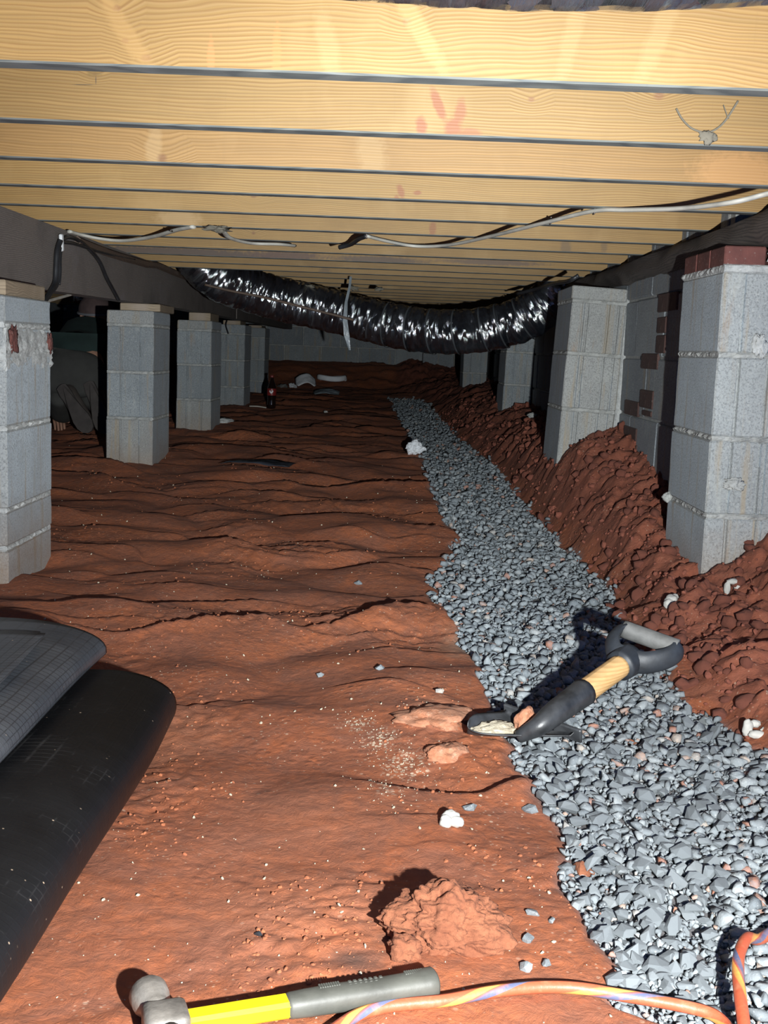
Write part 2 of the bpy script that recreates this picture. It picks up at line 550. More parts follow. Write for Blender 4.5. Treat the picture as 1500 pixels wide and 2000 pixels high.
def m_cord():
    t = NT('cord_jacket')
    u = t.n('ShaderNodeUVMap').outputs[0]
    s = t.n('ShaderNodeSeparateXYZ')
    t.l(u, s.inputs[0])
    ph = t.math('FRACT', t.math('ADD', t.math('MULTIPLY', s.outputs[0], 7.5), s.outputs[1]))
    c = t.ramp(ph, [(0.0, (.42, .085, .038)), (.60, (.42, .085, .038)), (.63, (.50, .22, .06)), (.78, (.75, .34, .075)), (.80, (.42, .085, .038)), (.88, (.10, .115, .20))])
    o = t.coord()
    c = t.mix(t.ramp(t.noise(o, 60, 5, .7), [(.5, 0.0), (.7, .55)]), c, (.40, .17, .09))
    return t.out(c, .5, t.bump(t.noise(o, 200, 4), .2, .002))


MAT = dict(
    soil=m_soil(), stone=m_stone(), block=m_block(), block_dark=m_block('weathered_block', (.30, .33, .35)), block_pale=m_block('pale_block', (.40, .405, .385)), block_lit=m_block('lit_block', (.40, .42, .415)), block_lit_side=m_block('lit_block_side', (.56, .63, .665)), block_side=m_block('brightened_block_side', (.46, .51, .545)),  # nearest piers and block sides carry extra lamp brightness in their colour
    mortar=m_mortar(), mortar_pale=m_mortar('pale_mortar', (.55, .56, .54)), brick=m_brick(), brick_dark=m_brick('sooty_brick', .6), film=m_film(), film_sheen=m_film('sheen_plastic_film', (.040, .046, .055), (.085, .092, .100), .40, .52, .8, (.014, .014, .016), .6, .40), duct=m_duct(), cord=m_cord(),  # upper roll's film has the lamp sheen put into a paler blue-grey colour
    beam=m_wood('old_dark_timber', (.215, .185, .165), (.14, .122, .112), 3.0, swirl=.2, gloss=.75, dirt=.6),
    ledger=m_wood('brown_timber_strip', (.13, .085, .06), (.08, .055, .042), 5.0),
    joist_edge=m_wood('grey_timber_edge', (.15, .16, .15), (.085, .095, .095), 7.0, gloss=.8),
    shim=m_wood('grey_shim_wood', (.36, .28, .19), (.24, .185, .125), 2.0, swirl=.8, gloss=.8),
    subfloor=m_wood('subfloor_boards', (.34, .22, .11), (.24, .15, .07), 9.0),
    rough_sill=m_wood('charred_timber', (.10, .082, .070), (.045, .038, .035), 4.0, gloss=.8),
    handle=m_wood('ash_shaft', (.58, .36, .15), (.44, .25, .09), 6.0, swirl=.1),
    steel=m_plain('dull_steel', (.30, .28, .25), .5, .55, .5, 90, .45, 40),
    black_steel=m_plain('black_painted_steel', (.035, .037, .040), .42, 0, .35, 70, .6, 30),
    black_rubber=m_plain('black_rubber', (.075, .077, .066), .55, 0, .2, 90, .3, 30),
    black_plastic=m_plain('black_plastic', (.022, .026, .032), .55, 0, .25, 60, .6, 25),
    dusty_plastic=m_plain('dusty_plastic', (.115, .115, .11), .65, 0, .3, 80, .4, 35),
    yellow=m_plain('yellow_fibreglass', (.66, .47, .010), .42, 0, .1, 60, .12, 30),
    white=m_plain('white_plaster', (.44, .435, .40), .8, 0, .4, 90, .12, 50),
    paper=m_plain('white_paper', (.78, .80, .82), .8, 0, .2, 60, .1, 20),
    cable_white=m_plain('pale_cable', (.50, .48, .42), .5, 0, .1, 60, .25, 15),
    cable_black=m_plain('black_cable', (.022, .023, .026), .42, 0, .1, 60, .4, 15),
    clip=m_plain('white_clip', (.75, .77, .78), .5),
    staple=m_plain('steel_staple', (.12, .10, .09), .5, .7),
    clod=m_lump('red_clay_lump', (.19, .062, .028), (.27, .098, .046), (.14, .046, .024), 40),
    spoil=m_lump('spoil_clod', (.18, .056, .036), (.27, .088, .052), (.13, .045, .03), 28),
    crumb=m_lump('clay_crumbs', (.30, .095, .042), (.40, .14, .06), (.24, .08, .04), 28),
    pinkrock=m_lump('pink_brick_rubble', (.38, .150, .075), (.46, .215, .125), (.55, .38, .27), 40),
    mud=m_lump('dried_mud', (.50, .43, .31), (.64, .57, .43), (.38, .32, .22), 90),
    web=m_plain('cobweb', (.15, .135, .105), .95),
    skin=m_plain('skin', (.33, .18, .12), .6), shirt=m_plain('green_shirt', (.010, .024, .021), .9, 0, .3, 60, .3, 12),
    trousers=m_plain('khaki_trousers', (.042, .041, .037), .9, 0, .3, 70, .25, 10), cap=m_plain('brown_cap', (.075, .048, .044), .9, 0, .3, 80, .3, 20),
    capband=m_plain('grey_cap_band', (.14, .14, .15), .9), boot=m_plain('brown_boot', (.05, .04, .034), .8, 0, .4, 60, .3, 20), sole=m_plain('boot_sole', (.048, .040, .036), .85, 0, .5, 60, .3, 20),
    eye=m_plain('eye', (.05, .04, .035), .3),
    cola=m_plain('dark_cola_bottle', (.012, .006, .005), .08, 0, 0, 60, .1, 10, .8), label_red=m_plain('red_label', (.22, .02, .018), .4), label_white=m_plain('label_highlight', (.8, .8, .8), .4), red_cap=m_plain('red_cap', (.2, .03, .025), .4),
    clear=m_plain('crumpled_clear_plastic', (.22, .25, .27), .2, 0, .5, 40, .3, 20), scrap=m_plain('dark_film_scrap', (.03, .035, .045), .35, 0, .3, 40),
    tape=m_plain('dull_tape', (.055, .06, .065), .35),
    stick=m_plain('pale_stick', (.45, .42, .36), .8),
)


# ---------------------------------------------------------------- mesh helpers
def mesh_from(name, verts, faces, mat, smooth=True, uv=None):
    me = bpy.data.meshes.new(name)
    me.from_pydata([tuple(v) for v in verts], [], faces)
    for m in (mat if isinstance(mat, (list, tuple)) else [mat]):
        me.materials.append(m)
    if smooth:
        me.polygons.foreach_set('use_smooth', [True] * len(me.polygons))
    if uv is not None:
        l = me.uv_layers.new(name='UVMap')
        idx = np.empty(len(me.loops), int)
        me.loops.foreach_get('vertex_index', idx)
        l.data.foreach_set('uv', np.asarray(uv, float)[idx].ravel())
    me.update()
    return me


def link(name, me, parent=None, loc=(0, 0, 0), rot=(0, 0, 0)):
    o = bpy.data.objects.new(name, me)
    COL.objects.link(o)
    o.parent = parent
    o.location = loc
    o.rotation_euler = rot
    return o


def tag(o, label, cat, group=None):
    o['label'] = label
    o['category'] = cat
    if group:
        o['group'] = group
    return o


def thing(name, label, cat, loc=(0, 0, 0), rot=(0, 0, 0), group=None):
    o = bpy.data.objects.new(name, None)
    o.empty_display_size = .05
    COL.objects.link(o)
    o.location = loc
    o.rotation_euler = rot
    return tag(o, label, cat, group)


def frames(pts):
    pts = [Vector(p) for p in pts]
    T = []
    for i in range(len(pts)):
        a = pts[max(0, i - 1)]
        b = pts[min(len(pts) - 1, i + 1)]
        T.append((b - a).normalized())
    n = T[0].orthogonal().normalized()
    if abs(T[0].z) < .9:
        n = (Vector((0, 0, 1)) - T[0] * T[0].z).normalized()
    N = [n]
    for i in range(1, len(T)):
        v = N[-1] - T[i] * N[-1].dot(T[i])
        N.append(v.normalized() if v.length > 1e-6 else N[-1])
    return pts, T, N


def spline(pts, k=8):
    pts = [Vector(p) for p in pts]
    out = []
    for i in range(len(pts) - 1):
        p0 = pts[max(0, i - 1)]
        p1, p2 = pts[i], pts[i + 1]
        p3 = pts[min(len(pts) - 1, i + 2)]
        for j in range(k):
            t = j / k
            out.append(.5 * ((2 * p1) + (p2 - p0) * t + (2 * p0 - 5 * p1 + 4 * p2 - p3) * t * t + (3 * p1 - p0 - 3 * p2 + p3) * t ** 3))
    out.append(pts[-1])
    return out


def tube_data(pts, rad, seg=8, ell=None, dis=None):
    pts, T, N = frames(pts)
    n = len(pts)
    V, F, UV = [], [], []
    L = 0.0
    for i, (p, t, nn) in enumerate(zip(pts, T, N)):
        if i:
            L += (p - pts[i - 1]).length
        b = t.cross(nn)
        r = rad(i / (n - 1)) if callable(rad) else rad
        for s in range(seg + 1):
            a = 2 * math.pi * s / seg
            rr = r * (dis(i, s % seg) if dis else 1.0)
            e = ell or (1, 1)
            V.append(p + nn * (math.cos(a) * rr * e[0]) + b * (math.sin(a) * rr * e[1]))
            UV.append((L, s / seg))
    w = seg + 1
    for i in range(n - 1):
        for s in range(seg):
            F.append((i * w + s, i * w + s + 1, (i + 1) * w + s + 1, (i + 1) * w + s))
    c0 = len(V)
    V += [pts[0], pts[-1]]
    UV += [(0, .5), (L, .5)]
    for s in range(seg):
        F.append((c0, s + 1, s))
        F.append((c0 + 1, (n - 1) * w + s, (n - 1) * w + s + 1))
    return V, F, UV


def tube(name, pts, rad, mat, parent=None, seg=8, ell=None, dis=None, k=6):
    q = spline(pts, k) if k > 1 else pts
    V, F, UV = tube_data(q, rad, seg, ell, dis)
    return link(name, mesh_from(name, V, F, mat, True, UV), parent)


def bm_obj(name, bm, mat, parent=None, smooth=False, loc=(0, 0, 0), rot=(0, 0, 0)):
    bmesh.ops.recalc_face_normals(bm, faces=bm.faces[:])
    me = bpy.data.meshes.new(name)
    bm.to_mesh(me)
    bm.free()
    for m in (mat if isinstance(mat, (list, tuple)) else [mat]):
        me.materials.append(m)
    if smooth:
        me.polygons.foreach_set('use_smooth', [True] * len(me.polygons))
    return link(name, me, parent, loc, rot)


def add_box(bm, c, s, bev=0.0, rot=None, seg=1):
    r = bmesh.ops.create_cube(bm, size=1.0)
    M = Matrix.Translation(c) @ (rot.to_matrix().to_4x4() if rot else Matrix()) @ Matrix.Diagonal((*s, 1))
    bmesh.ops.transform(bm, matrix=M, verts=r['verts'])
    if bev:
        es = list({e for v in r['verts'] for e in v.link_edges})
        bmesh.ops.bevel(bm, geom=es, offset=bev, segments=seg, profile=.5, affect='EDGES')


def box(name, c, s, mat, parent=None, bev=.003, rot=None):
    bm = bmesh.new()
    add_box(bm, (0, 0, 0), s, bev, None)
    return bm_obj(name, bm, mat, parent, False, c, rot or (0, 0, 0))


def lathe(name, prof, mat, parent=None, seg=20, loc=(0, 0, 0), rot=(0, 0, 0)):
    V, F = [], []
    for (r, z) in prof:
        for s in range(seg):
            a = 2 * math.pi * s / seg
            V.append((r * math.cos(a), r * math.sin(a), z))
    for i in range(len(prof) - 1):
        for s in range(seg):
            t = (s + 1) % seg
            F.append((i * seg + s, i * seg + t, (i + 1) * seg + t, (i + 1) * seg + s))
    F.append(tuple(range(seg))[::-1])
    F.append(tuple((len(prof) - 1) * seg + s for s in range(seg)))
    return link(name, mesh_from(name, V, F, mat), parent, loc, rot)


def hull_pts(n, seed, sx=1, sy=1, sz=1):
    r = random.Random(seed)
    bm = bmesh.new()
    for i in range(n):
        while True:
            v = Vector((r.uniform(-1, 1), r.uniform(-1, 1), r.uniform(-1, 1)))
            if .3 < v.length < 1:
                break
        v.normalize()
        v = Vector((v.x * sx * r.uniform(.8, 1), v.y * sy * r.uniform(.8, 1), v.z * sz * r.uniform(.8, 1)))
        bm.verts.new(v)
    h = bmesh.ops.convex_hull(bm, input=bm.verts[:])
    bmesh.ops.delete(bm, geom=[v for v in bm.verts if not v.link_faces], context='VERTS')
    bmesh.ops.recalc_face_normals(bm, faces=bm.faces[:])
    return bm


def lump(name, seed, size, mat, loc, parent=None, rot=(0, 0, 0), sub=4, amp=.25, flat=False):
    """An irregular weathered lump: an icosphere pushed about by noise."""
    bm = bmesh.new()
    bmesh.ops.create_icosphere(bm, subdivisions=sub, radius=1.0)
    off = Vector((seed * 3.1, seed * 1.7, seed * 5.3))
    for v in bm.verts:
        d = v.co.normalized()
        n1 = mnoise.noise(d * 1.3 + off)
        n2 = mnoise.noise(d * 3.2 + off)
        n3 = mnoise.noise(d * 8.0 + off)
        n4 = abs(mnoise.noise(d * 4.5 + off)) * 1.2 - abs(mnoise.noise(Vector((d.x * 7, d.y * 7, d.z * 13)) + off)) * .9 - .55 * abs(mnoise.noise(d * 17.0 + off)) + .3 * mnoise.noise(d * 40 + off)
        k = 1 + amp * (n1 * 1.2 + n2 * .8 + n3 * .3 + n4 * .36 - .05)
        v.co = Vector((d.x * size[0], d.y * size[1], d.z * size[2])) * k
        if flat and v.co.z < -size[2] * .55:
            v.co.z = -size[2] * .55
    return bm_obj(name, bm, mat, parent, True, loc, rot)


# ---------------------------------------------------------------- the ground
def build_ground():
    NX, NY = 520, 900
    ys = 0.50 * np.exp(np.linspace(0, math.log(13.2 / 0.50), NY))
    u = np.linspace(0, 1, NX)
    XL = np.maximum(-3.7, -(0.62 * ys + 0.55))
    XR = np.minimum(1.25, 0.45 * ys + 0.55)
    X = XL[:, None] + (XR - XL)[:, None] * u[None, :]
    Y = np.repeat(ys[:, None], NX, 1)
    Z = ground_z(X, Y)
    co = np.stack([X, Y, Z], -1).reshape(-1, 3)
    me = bpy.data.meshes.new('floor')
    nq = (NX - 1) * (NY - 1)
    me.vertices.add(len(co))
    me.vertices.foreach_set('co', co.ravel())
    i = (np.arange(NY - 1)[:, None] * NX + np.arange(NX - 1)[None, :]).ravel()
    q = np.stack([i, i + 1, i + 1 + NX, i + NX], -1)
    me.loops.add(nq * 4)
    me.loops.foreach_set('vertex_index', q.ravel())
    me.polygons.add(nq)
    me.polygons.foreach_set('loop_start', np.arange(nq) * 4)
    me.polygons.foreach_set('loop_total', np.full(nq, 4))
    me.update(calc_edges=True)
    me.polygons.foreach_set('use_smooth', [True] * nq)
    at = me.attributes.new('heap', 'FLOAT', 'POINT')
    hp = sstep(0, .10, X - gr(Y) + .02) 
    at.data.foreach_set('value', hp.ravel())
    at2 = me.attributes.new('gravel', 'FLOAT', 'POINT')
    at2.data.foreach_set('value', gravel_mask(X, Y).ravel())
    me.materials.append(MAT['soil'])
    o = link('floor', me)
    o['kind'] = 'structure'
    return o


floor = build_ground()

# ---------------------------------------------------------------- joists and boards overhead
JZ = CAMZ + 0.35          # underside of the joists
J0, JS, JN = 1.52, 0.397, 28
JH, JT = 0.184, 0.038


def jy(k):
    return J0 + JS * k


def st(px, py, k, rx, rz, ang=0, col=(.36, .10, .05), w=.75):
    p = P(px, py, jy(k))
    return (p.x, p.z - JZ - JH / 2, rx, rz, ang, col, w)


def kn(px, py, k, r):
    p = P(px, py, jy(k))
    return (p.x, p.z - JZ - JH / 2, r)


def joist(k, label, mats, group):
    bm = bmesh.new()
    L0, L1 = -3.65, 1.3
    add_box(bm, (0, 0, 0), (L1 - L0, JT, JH), .0025)
    bm.faces.ensure_lookup_table()
    for f in bm.faces:
        f.material_index = 1 if f.normal.z < -.7 else 0
    for v in bm.verts:
        v.co.x += (L0 + L1) / 2
    o = bm_obj('floor_joist', bm, mats, None, False, (0, jy(k) + JT / 2, JZ + JH / 2 + rng.uniform(-.002, .002)), (0, 0, R(rng.uniform(-.1, .1))))
    tag(o, label, 'joist', group)
    return o


red, dk = (.215, .07, .032), (.10, .07, .05)
WA, WB = (.385, .235, .078), (.275, .148, .042)
stains = {
    0: ([st(540, 110, 0, .006, .04, .0, (.42, .16, .05), .6), st(412, 115, 0, .005, .03, 0, (.40, .17, .06), .5), st(640, 85, 0, .014, .05, .25, (.40, .29, .14), .16), st(1120, 60, 0, .012, .08, -.2, (.40, .29, .14), .12), st(1290, 60, 0, .014, .08, -.35, (.40, .29, .14), .16),
         st(250, 70, 0, .012, .075, .62, (.33, .20, .07), .5), st(815, 50, 0, .012, .08, .6, (.34, .21, .08), .5)], [kn(285, 112, 0, .008), kn(245, 78, 0, .006), kn(228, 15, 0, .007), kn(795, 40, 0, .007)]),
    1: ([st(856, 205, 1, .008, .032, .45, red, .8), st(823, 247, 1, .010, .017, .1, red, .8), st(900, 217, 1, .010, .022, -.1, red, .7), st(885, 250, 1, .016, .016, .3, red, .8), st(918, 260, 1, .018, .009, 0, red, .6), st(185, 145, 1, .014, .005, 0, (.16, .10, .03), .7), st(162, 166, 1, .020, .0007, .02, (.05, .04, .03), .8), st(187, 157, 1, .0008, .008, 0, (.05, .04, .03), .8)], [kn(1287, 188, 1, .011), kn(1038, 195, 1, .007), kn(185, 145, 1, .005)]),
    2: ([st(300, 285, 2, .016, .05, -.1, (.44, .31, .16), .3), st(725, 300, 2, .03, .06, .2, (.42, .29, .14), .28), st(1440, 340, 2, .09, .05, 0, (.56, .29, .11), .4)], [kn(316, 309, 2, .013)]),
    3: ([st(783, 372, 3, .009, .018, .4, red, .7), st(815, 375, 3, .010, .006, 0, red, .7), st(775, 385, 3, .006, .008, 0, red, .6)], []),
    4: ([], [kn(495, 380, 4, .012)]),
    5: ([st(845, 446, 5, .012, .022, 0, red, .6), st(350, 425, 5, .07, .03, 0, (.45, .30, .15), .5)], []),
    6: ([st(1105, 483, 6, .02, .04, 0, dk, .5), st(1180, 480, 6, .012, .03, 0, dk, .4)], [kn(495, 455, 6, .008)]),
    8: ([st(330, 495, 8, .52, .030, 0, (.085, .060, .050), .92), st(560, 500, 8, .16, .022, 0, (.11, .065, .05), .85), st(740, 508, 8, .20, .016, 0, (.10, .07, .055), .85), st(960, 513, 8, .22, .012, 0, (.12, .08, .06), .8)], []),
    10: ([st(635, 532, 10, .03, .03, 0, dk, .5)], []),
    12: ([st(780, 540, 12, .015, .03, 0, dk, .5), st(860, 550, 12, .1, .02, 0, dk, .4)], []),
}
jlab = {
    0: 'first pine joist overhead, frontmost and brightest, with wavy grain and pale streaks',
    1: 'second pine joist from the front, with red clay finger marks and a cobweb',
    2: 'third pine joist from the front, pale with an orange knot near its lower edge',
    3: 'fourth pine joist from the front, with two small red smudges, bare of cable',
    4: 'fifth pine joist from the front, the one the white cable is stapled under',
    5: 'sixth pine joist from the front, with a red fingerprint above the cable',
    6: 'seventh pine joist from the front, with brown water stains at its right',
    7: 'eighth pine joist from the front, narrow band just before the dark-stained one',
    8: 'ninth joist from the front, stained nearly black along much of its face',
    9: 'tenth joist from the front, clean strip just behind the dark-stained joist',
    10: 'eleventh joist from the front, two behind the dark-stained joist',
    11: 'twelfth joist from the front, three behind the dark-stained joist',
    12: 'thirteenth joist from the front, with a dark stain above the hanging duct',
}
generic = [m_wood('pine_joist_%d' % i, tuple(x * f for x in WA), tuple(x * f for x in WB), 20.0 + i * 3.1) for i, f in enumerate((.74, .80, .68))]
for k in range(JN):
    if k in stains:
        s_, k_ = stains[k]
        f = {0: .72, 1: .68, 2: .84, 3: .84}.get(k, .86)
        wa = tuple(x * f for x in WA)
        if k == 2:
            wa = (.315, .180, .062)
        m = m_wood('pine_joist_face_%d' % k, wa, tuple(x * f for x in WB), 1.0 + k * 2.37, s_, k_, swirl=.55 if k == 0 else .22)
    else:
        m = generic[k % 3]
    joist(k, jlab.get(k, 'thin dim joist in the far dark back of the ceiling'), [m, MAT['joist_edge']], 'floor joists overhead')

# subfloor boards above the joists: the ceiling of the crawl space
bm = bmesh.new()
x = -3.78
while x < 1.3:
    add_box(bm, (x + .07, 6.9, JZ + JH + .012), (.138, 12.4, .022), .002)
    x += .14
ceil = bm_obj('ceiling', bm, MAT['subfloor'])
ceil['kind'] = 'structure'


# ---------------------------------------------------------------- block piers and walls
def block_mesh(name, w, d, h, mat, grooves=(), seed=0, gd=.007, gw=.009, sidegrooves=()):
    """A concrete block: plan outline with chamfered corners and the shallow flutes of a block end, extruded, arrises broken."""
    r = random.Random(seed)
    c = .004
    pts = [(c, 0)]
    for g in grooves:
        pts += [(g * w - gw / 2, 0), (g * w - gw * .25, gd), (g * w + gw * .25, gd), (g * w + gw / 2, 0)]
    pts += [(w - c, 0), (w, c)]
    pts += [(w, d - c), (w - c, d), (c, d), (0, d - c), (0, c)]
    lev = [(0, .0035), (.004, 0), (h * .33, 0), (h * .66, 0), (h - .004, 0), (h, .0035)]
    V, F = [], []
    n = len(pts)
    for z, ins in lev:
        for (px_, py_) in pts:
            fx = px_ + (ins if px_ < w / 2 else -ins) * (1 if (px_ < .02 or px_ > w - .02) else 0)
            fy = py_ + (ins if py_ < d / 2 else -ins)
            V.append((fx - w / 2 + r.uniform(-.0008, .0008), fy - d / 2 + r.uniform(-.0008, .0008), z + r.uniform(-.0008, .0008)))
    for i in range(len(lev) - 1):
        for s in range(n):
            t = (s + 1) % n
            F.append((i * n + s, i * n + t, (i + 1) * n + t, (i + 1) * n + s))
    F.append(tuple(range(n))[::-1])
    F.append(tuple((len(lev) - 1) * n + s for s in range(n)))
    me = mesh_from(name, V, F, [mat, MAT['block_lit_side' if mat.name == 'lit_block' else 'block_side']] if mat.name in ('concrete_block', 'pale_block', 'lit_block') else mat, False)
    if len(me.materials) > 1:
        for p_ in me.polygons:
            if abs(p_.normal.x) > .95:  # side faces take a paler colour standing in for light on them
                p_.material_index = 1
    return me


def mortar_ring(V, F, w, d, z0, z1, seed, out=.004, rough=.005):
    """One bed joint: a slab squeezed out unevenly round the block."""
    r = random.Random(seed)
    per = []
    st_ = .011
    for i in range(int(w / st_)):
        per.append((-w / 2 + i * st_, -d / 2, 0, -1))
    for i in range(int(d / st_)):
        per.append((w / 2, -d / 2 + i * st_, 1, 0))
    for i in range(int(w / st_)):
        per.append((w / 2 - i * st_, d / 2, 0, 1))
    for i in range(int(d / st_)):
        per.append((-w / 2, d / 2 - i * st_, -1, 0))
    b = len(V)
    n = len(per)
    for li, (z, k) in enumerate(((z0 - .002, -.004), (z0 + .001, .4), ((z0 + z1) / 2, 1.0), (z1 - .001, .4), (z1 + .002, -.004))):
        for (x_, y_, nx, ny) in per:
            q = mnoise.noise(Vector((x_ * 45, y_ * 45, z * 60 + seed * 3.3)))
            e = (out * .4 + rough * (q + r.uniform(-.3, .5))) * max(0, k) + (-.004 if k < 0 else 0)
            V.append((x_ + nx * e, y_ + ny * e, z + (0 if k < 0 else rough * .55 * mnoise.noise(Vector((x_ * 70, y_ * 70, seed * 1.7 + li))))))
    for l in range(4):
        for s in range(n):
            t = (s + 1) % n
            F.append((b + l * n + s, b + l * n + t, b + (l + 1) * n + t, b + (l + 1) * n + s))
    F.append(tuple(b + s for s in range(n))[::-1])
    F.append(tuple(b + 4 * n + s for s in range(n)))


def pier(label, cx, cy, w, d, zs, mats, group, grooves=(.3, .72), lean=(0, 0), name='block_pier', joint=.011, mm='mortar', rough=.005, turn=0):
    """zs: heights of the bed joints from the ground up to the top; one block object per course."""
    z0 = zs[0] - .12
    t = thing(name, label, 'pier', (cx, cy, z0), (lean[0], lean[1], turn), group)
    V, F = [], []
    for i in range(len(zs) - 1):
        a = (z0 if i == 0 else zs[i] + joint / 2) - z0
        b = zs[i + 1] - (joint / 2 if i < len(zs) - 2 else 0) - z0
        m = mats[i] if isinstance(mats, (list, tuple)) else mats
        jw = rng.uniform(-.003, .003)
        me = block_mesh('block', w + jw, d + jw, b - a, MAT[m], grooves if b - a > .1 else (), rng.random())
        link('block', me, t, (rng.uniform(-.002, .002), rng.uniform(-.002, .002), a), (0, 0, R(rng.uniform(-.4, .4))))
        if i < len(zs) - 2:
            mortar_ring(V, F, w - .004, d - .004, zs[i + 1] - joint / 2 - z0, zs[i + 1] + joint / 2 - z0, rng.randrange(1000), .004, rough)
    link('mortar', mesh_from('mortar', V, F, MAT[mm], False), t)
    return t


BD = .37


def zat(px, py, y):
    return P(px, py, y).z


PL = []


def left_pier(d, xr, w, ypx, xpx, label, mats, **kw):
    z = sorted(zat(xpx, y, d) for y in ypx)
    t = pier(label, xr - w / 2, d + BD / 2, w, BD, z, mats, 'block piers under the girder', **kw)
    PL.append((t, xr, d, z))
    return t


XL1 = P(12, 850, 2.76).x
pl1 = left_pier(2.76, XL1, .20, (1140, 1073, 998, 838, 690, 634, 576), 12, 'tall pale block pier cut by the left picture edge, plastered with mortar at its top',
                ['block_lit'] * 6, grooves=(), mm='mortar_pale', rough=.009, name='block_pier')
XL2 = P(300, 700, 4.93).x
pl2 = left_pier(4.93, XL2, .205, (912, 819, 729, 637, 608), 300, 'fluted grey block pier right of the crouching person, whole from shim to ground',
                ['block_pale', 'block', 'block', 'block_pale'])
XL3 = P(413, 700, 6.55).x
pl3 = left_pier(6.55, XL3, .20, (840, 782, 714, 646, 627), 413, 'grey block pier behind the fluted one, with a brown cap course and stained foot', ['block_pale', 'block', 'block', 'shim' if False else 'block_pale'])
XL4 = P(478, 700, 8.55).x
pl4 = left_pier(8.55, XL4, .20, (792, 757, 705, 653, 635), 478, 'dim block pier with a loose black wire at its top, left of the bottle', ['block', 'block', 'block', 'block'])
XL5 = P(517, 700, 10.4).x
pl5 = left_pier(10.4, XL5, .20, (764, 745, 703, 660, 641), 517, 'farthest dim block pier in the dark, right beside the soda bottle', ['block_dark', 'block', 'block', 'block'])

# plaster smeared round the top of the near left pier, and the two brick faces left bare in it
zt, zb_ = zat(12, 640, 2.76), zat(12, 700, 2.76)
V, F = [], []
ny_, nz_ = 46, 22
for side in (0, 1):
    b0 = len(V)
    for j in range(nz_ + 1):
        for i in range(ny_ + 1):
            u, v = i / ny_, j / nz_
            q = mnoise.noise(Vector((u * 7, v * 4, 3 + side))) + .6 * mnoise.noise(Vector((u * 22, v * 12, 7)))
            q += .5 * mnoise.noise(Vector((u * 40, v * 30, 5)))
            e = .003 + .008 * max(-.6, q - .9 * abs(v * 2 - 1) ** 3 + .25)
            edge = 1.0 if e > 0 else 1.0
            z = zb_ - .03 + (zt - zb_ + .03) * v
            if side == 0:
                V.append((XL1 + e * edge - .002, 2.76 - .003 + u * (BD + .010), z))
            else:
                V.append((XL1 - .20 + u * .203, 2.76 - e * edge + .002, z))
    for j in range(nz_):
        for i in range(ny_):
            a = b0 + j * (ny_ + 1) + i
            F.append((a, a + 1, a + ny_ + 2, a + ny_ + 1))
sm = link('plaster_smear', mesh_from('plaster_smear', V, F, MAT['mortar_pale']))
sm.parent = pl1
sm.matrix_parent_inverse = Matrix.Translation(-pl1.location)
for (yy, zz, ww, hh) in ((2.80, (zt * .6 + zb_ * .4), .05, .06), (3.10, (zt * .55 + zb_ * .45), .035, .05)):
    b = lump('brick', yy, (.004, ww / 2, hh / 2), MAT['brick'], (XL1 + .0075, yy, zz), None, (0, 0, 0), 4, .7)
    b.parent = pl1
    b.matrix_parent_inverse = Matrix.Translation(-pl1.location)

# wooden shims between the piers and the girder
GX = -1.085      # right face of the girder


def gb_z(y):
    return np.interp(y, [2.5, 3.4, 6.0, 12.6], [.752, .762, .790, .800])


shl = ['grained grey wood shim on top of the plastered pier at the left edge', 'wood shim on the fluted pier right of the crouching person', 'small wood shim on the pier with the brown cap course', 'dim wood shim on the pier with the loose wire', 'farthest dim wood shim on the last pier of the row']
for i, (t, xr, d, z) in enumerate(PL):
    top = z[-1]
    hh = float(gb_z(d + .03)) - top - .001
    w_ = (.20, .175, .125, .13, .12)[i]
    x1 = P((68, 322 - 10, 411, 470, 512)[i], 590, d + .03).x
    if i == 0:
        x1 = XL1 - .012
    o = box('wood_shim', (x1 - w_ / 2, d + .03 + .17, top + hh / 2), (w_, .32, max(hh, .02)), MAT['shim'], None, .003)
    tag(o, shl[i], 'shim', 'wood shims on the left piers')

# girder: end-butted old boards under the joists, with a ledger strip nailed along its top
gird = thing('girder', 'old dark timber girder running away on the left block piers', 'girder', (GX - .06, 2.4, .76))
for (y0, y1, dx) in ((1.9, 3.13, .000), (3.135, 5.05, .003), (5.055, 8.0, -.002), (8.005, 12.5, .002)):
    bm = bmesh.new()
    n = max(2, int((y1 - y0) / .12))
    prev = None
    V, F = [], []
    for i in range(n + 1):
        y = y0 + (y1 - y0) * i / n
        for (xx, zz) in ((GX + dx - .085, float(gb_z(y))), (GX + dx, float(gb_z(y)) + .001), (GX + dx + .004 * mnoise.noise(Vector((y * 3, 1, 2))), .88), (GX + dx, JZ - .001), (GX + dx - .085, JZ - .001)):
            V.append((xx - gird.location.x, y - gird.location.y, zz - gird.location.z))
    for i in range(n):
        for s in range(5):
            t_ = (s + 1) % 5
            F.append((i * 5 + s, i * 5 + t_, (i + 1) * 5 + t_, (i + 1) * 5 + s))
    F.append((4, 3, 2, 1, 0))
    F.append(tuple(n * 5 + s for s in range(5)))
    bm.free()
    link('board', mesh_from('board', V, F, MAT['beam'], False), gird)
V = []
for y in np.linspace(3.9, 12.4, 40):
    wob = .004 * math.sin(y * 4)
    V.append(Vector((GX + .012 - gird.location.x, y - gird.location.y, .945 + .012 * (y > 5) + wob - gird.location.z)))
vv, ff, uu = tube_data(V, .016, 6, (1.0, .8))
link('ledger_strip', mesh_from('ledger_strip', vv, ff, MAT['ledger'], False, uu), gird)

# right: pilasters built against the side wall
WX = .872


def right_pier(d, xl, w, ypx, xpx, label, mats, bd=BD, **kw):
    z = sorted(zat(xpx, y, d) for y in ypx)
    return pier(label, xl + w / 2, d + bd / 2, w, bd, z, mats, 'block pilasters along the right wall', name='block_pilaster', **kw), z


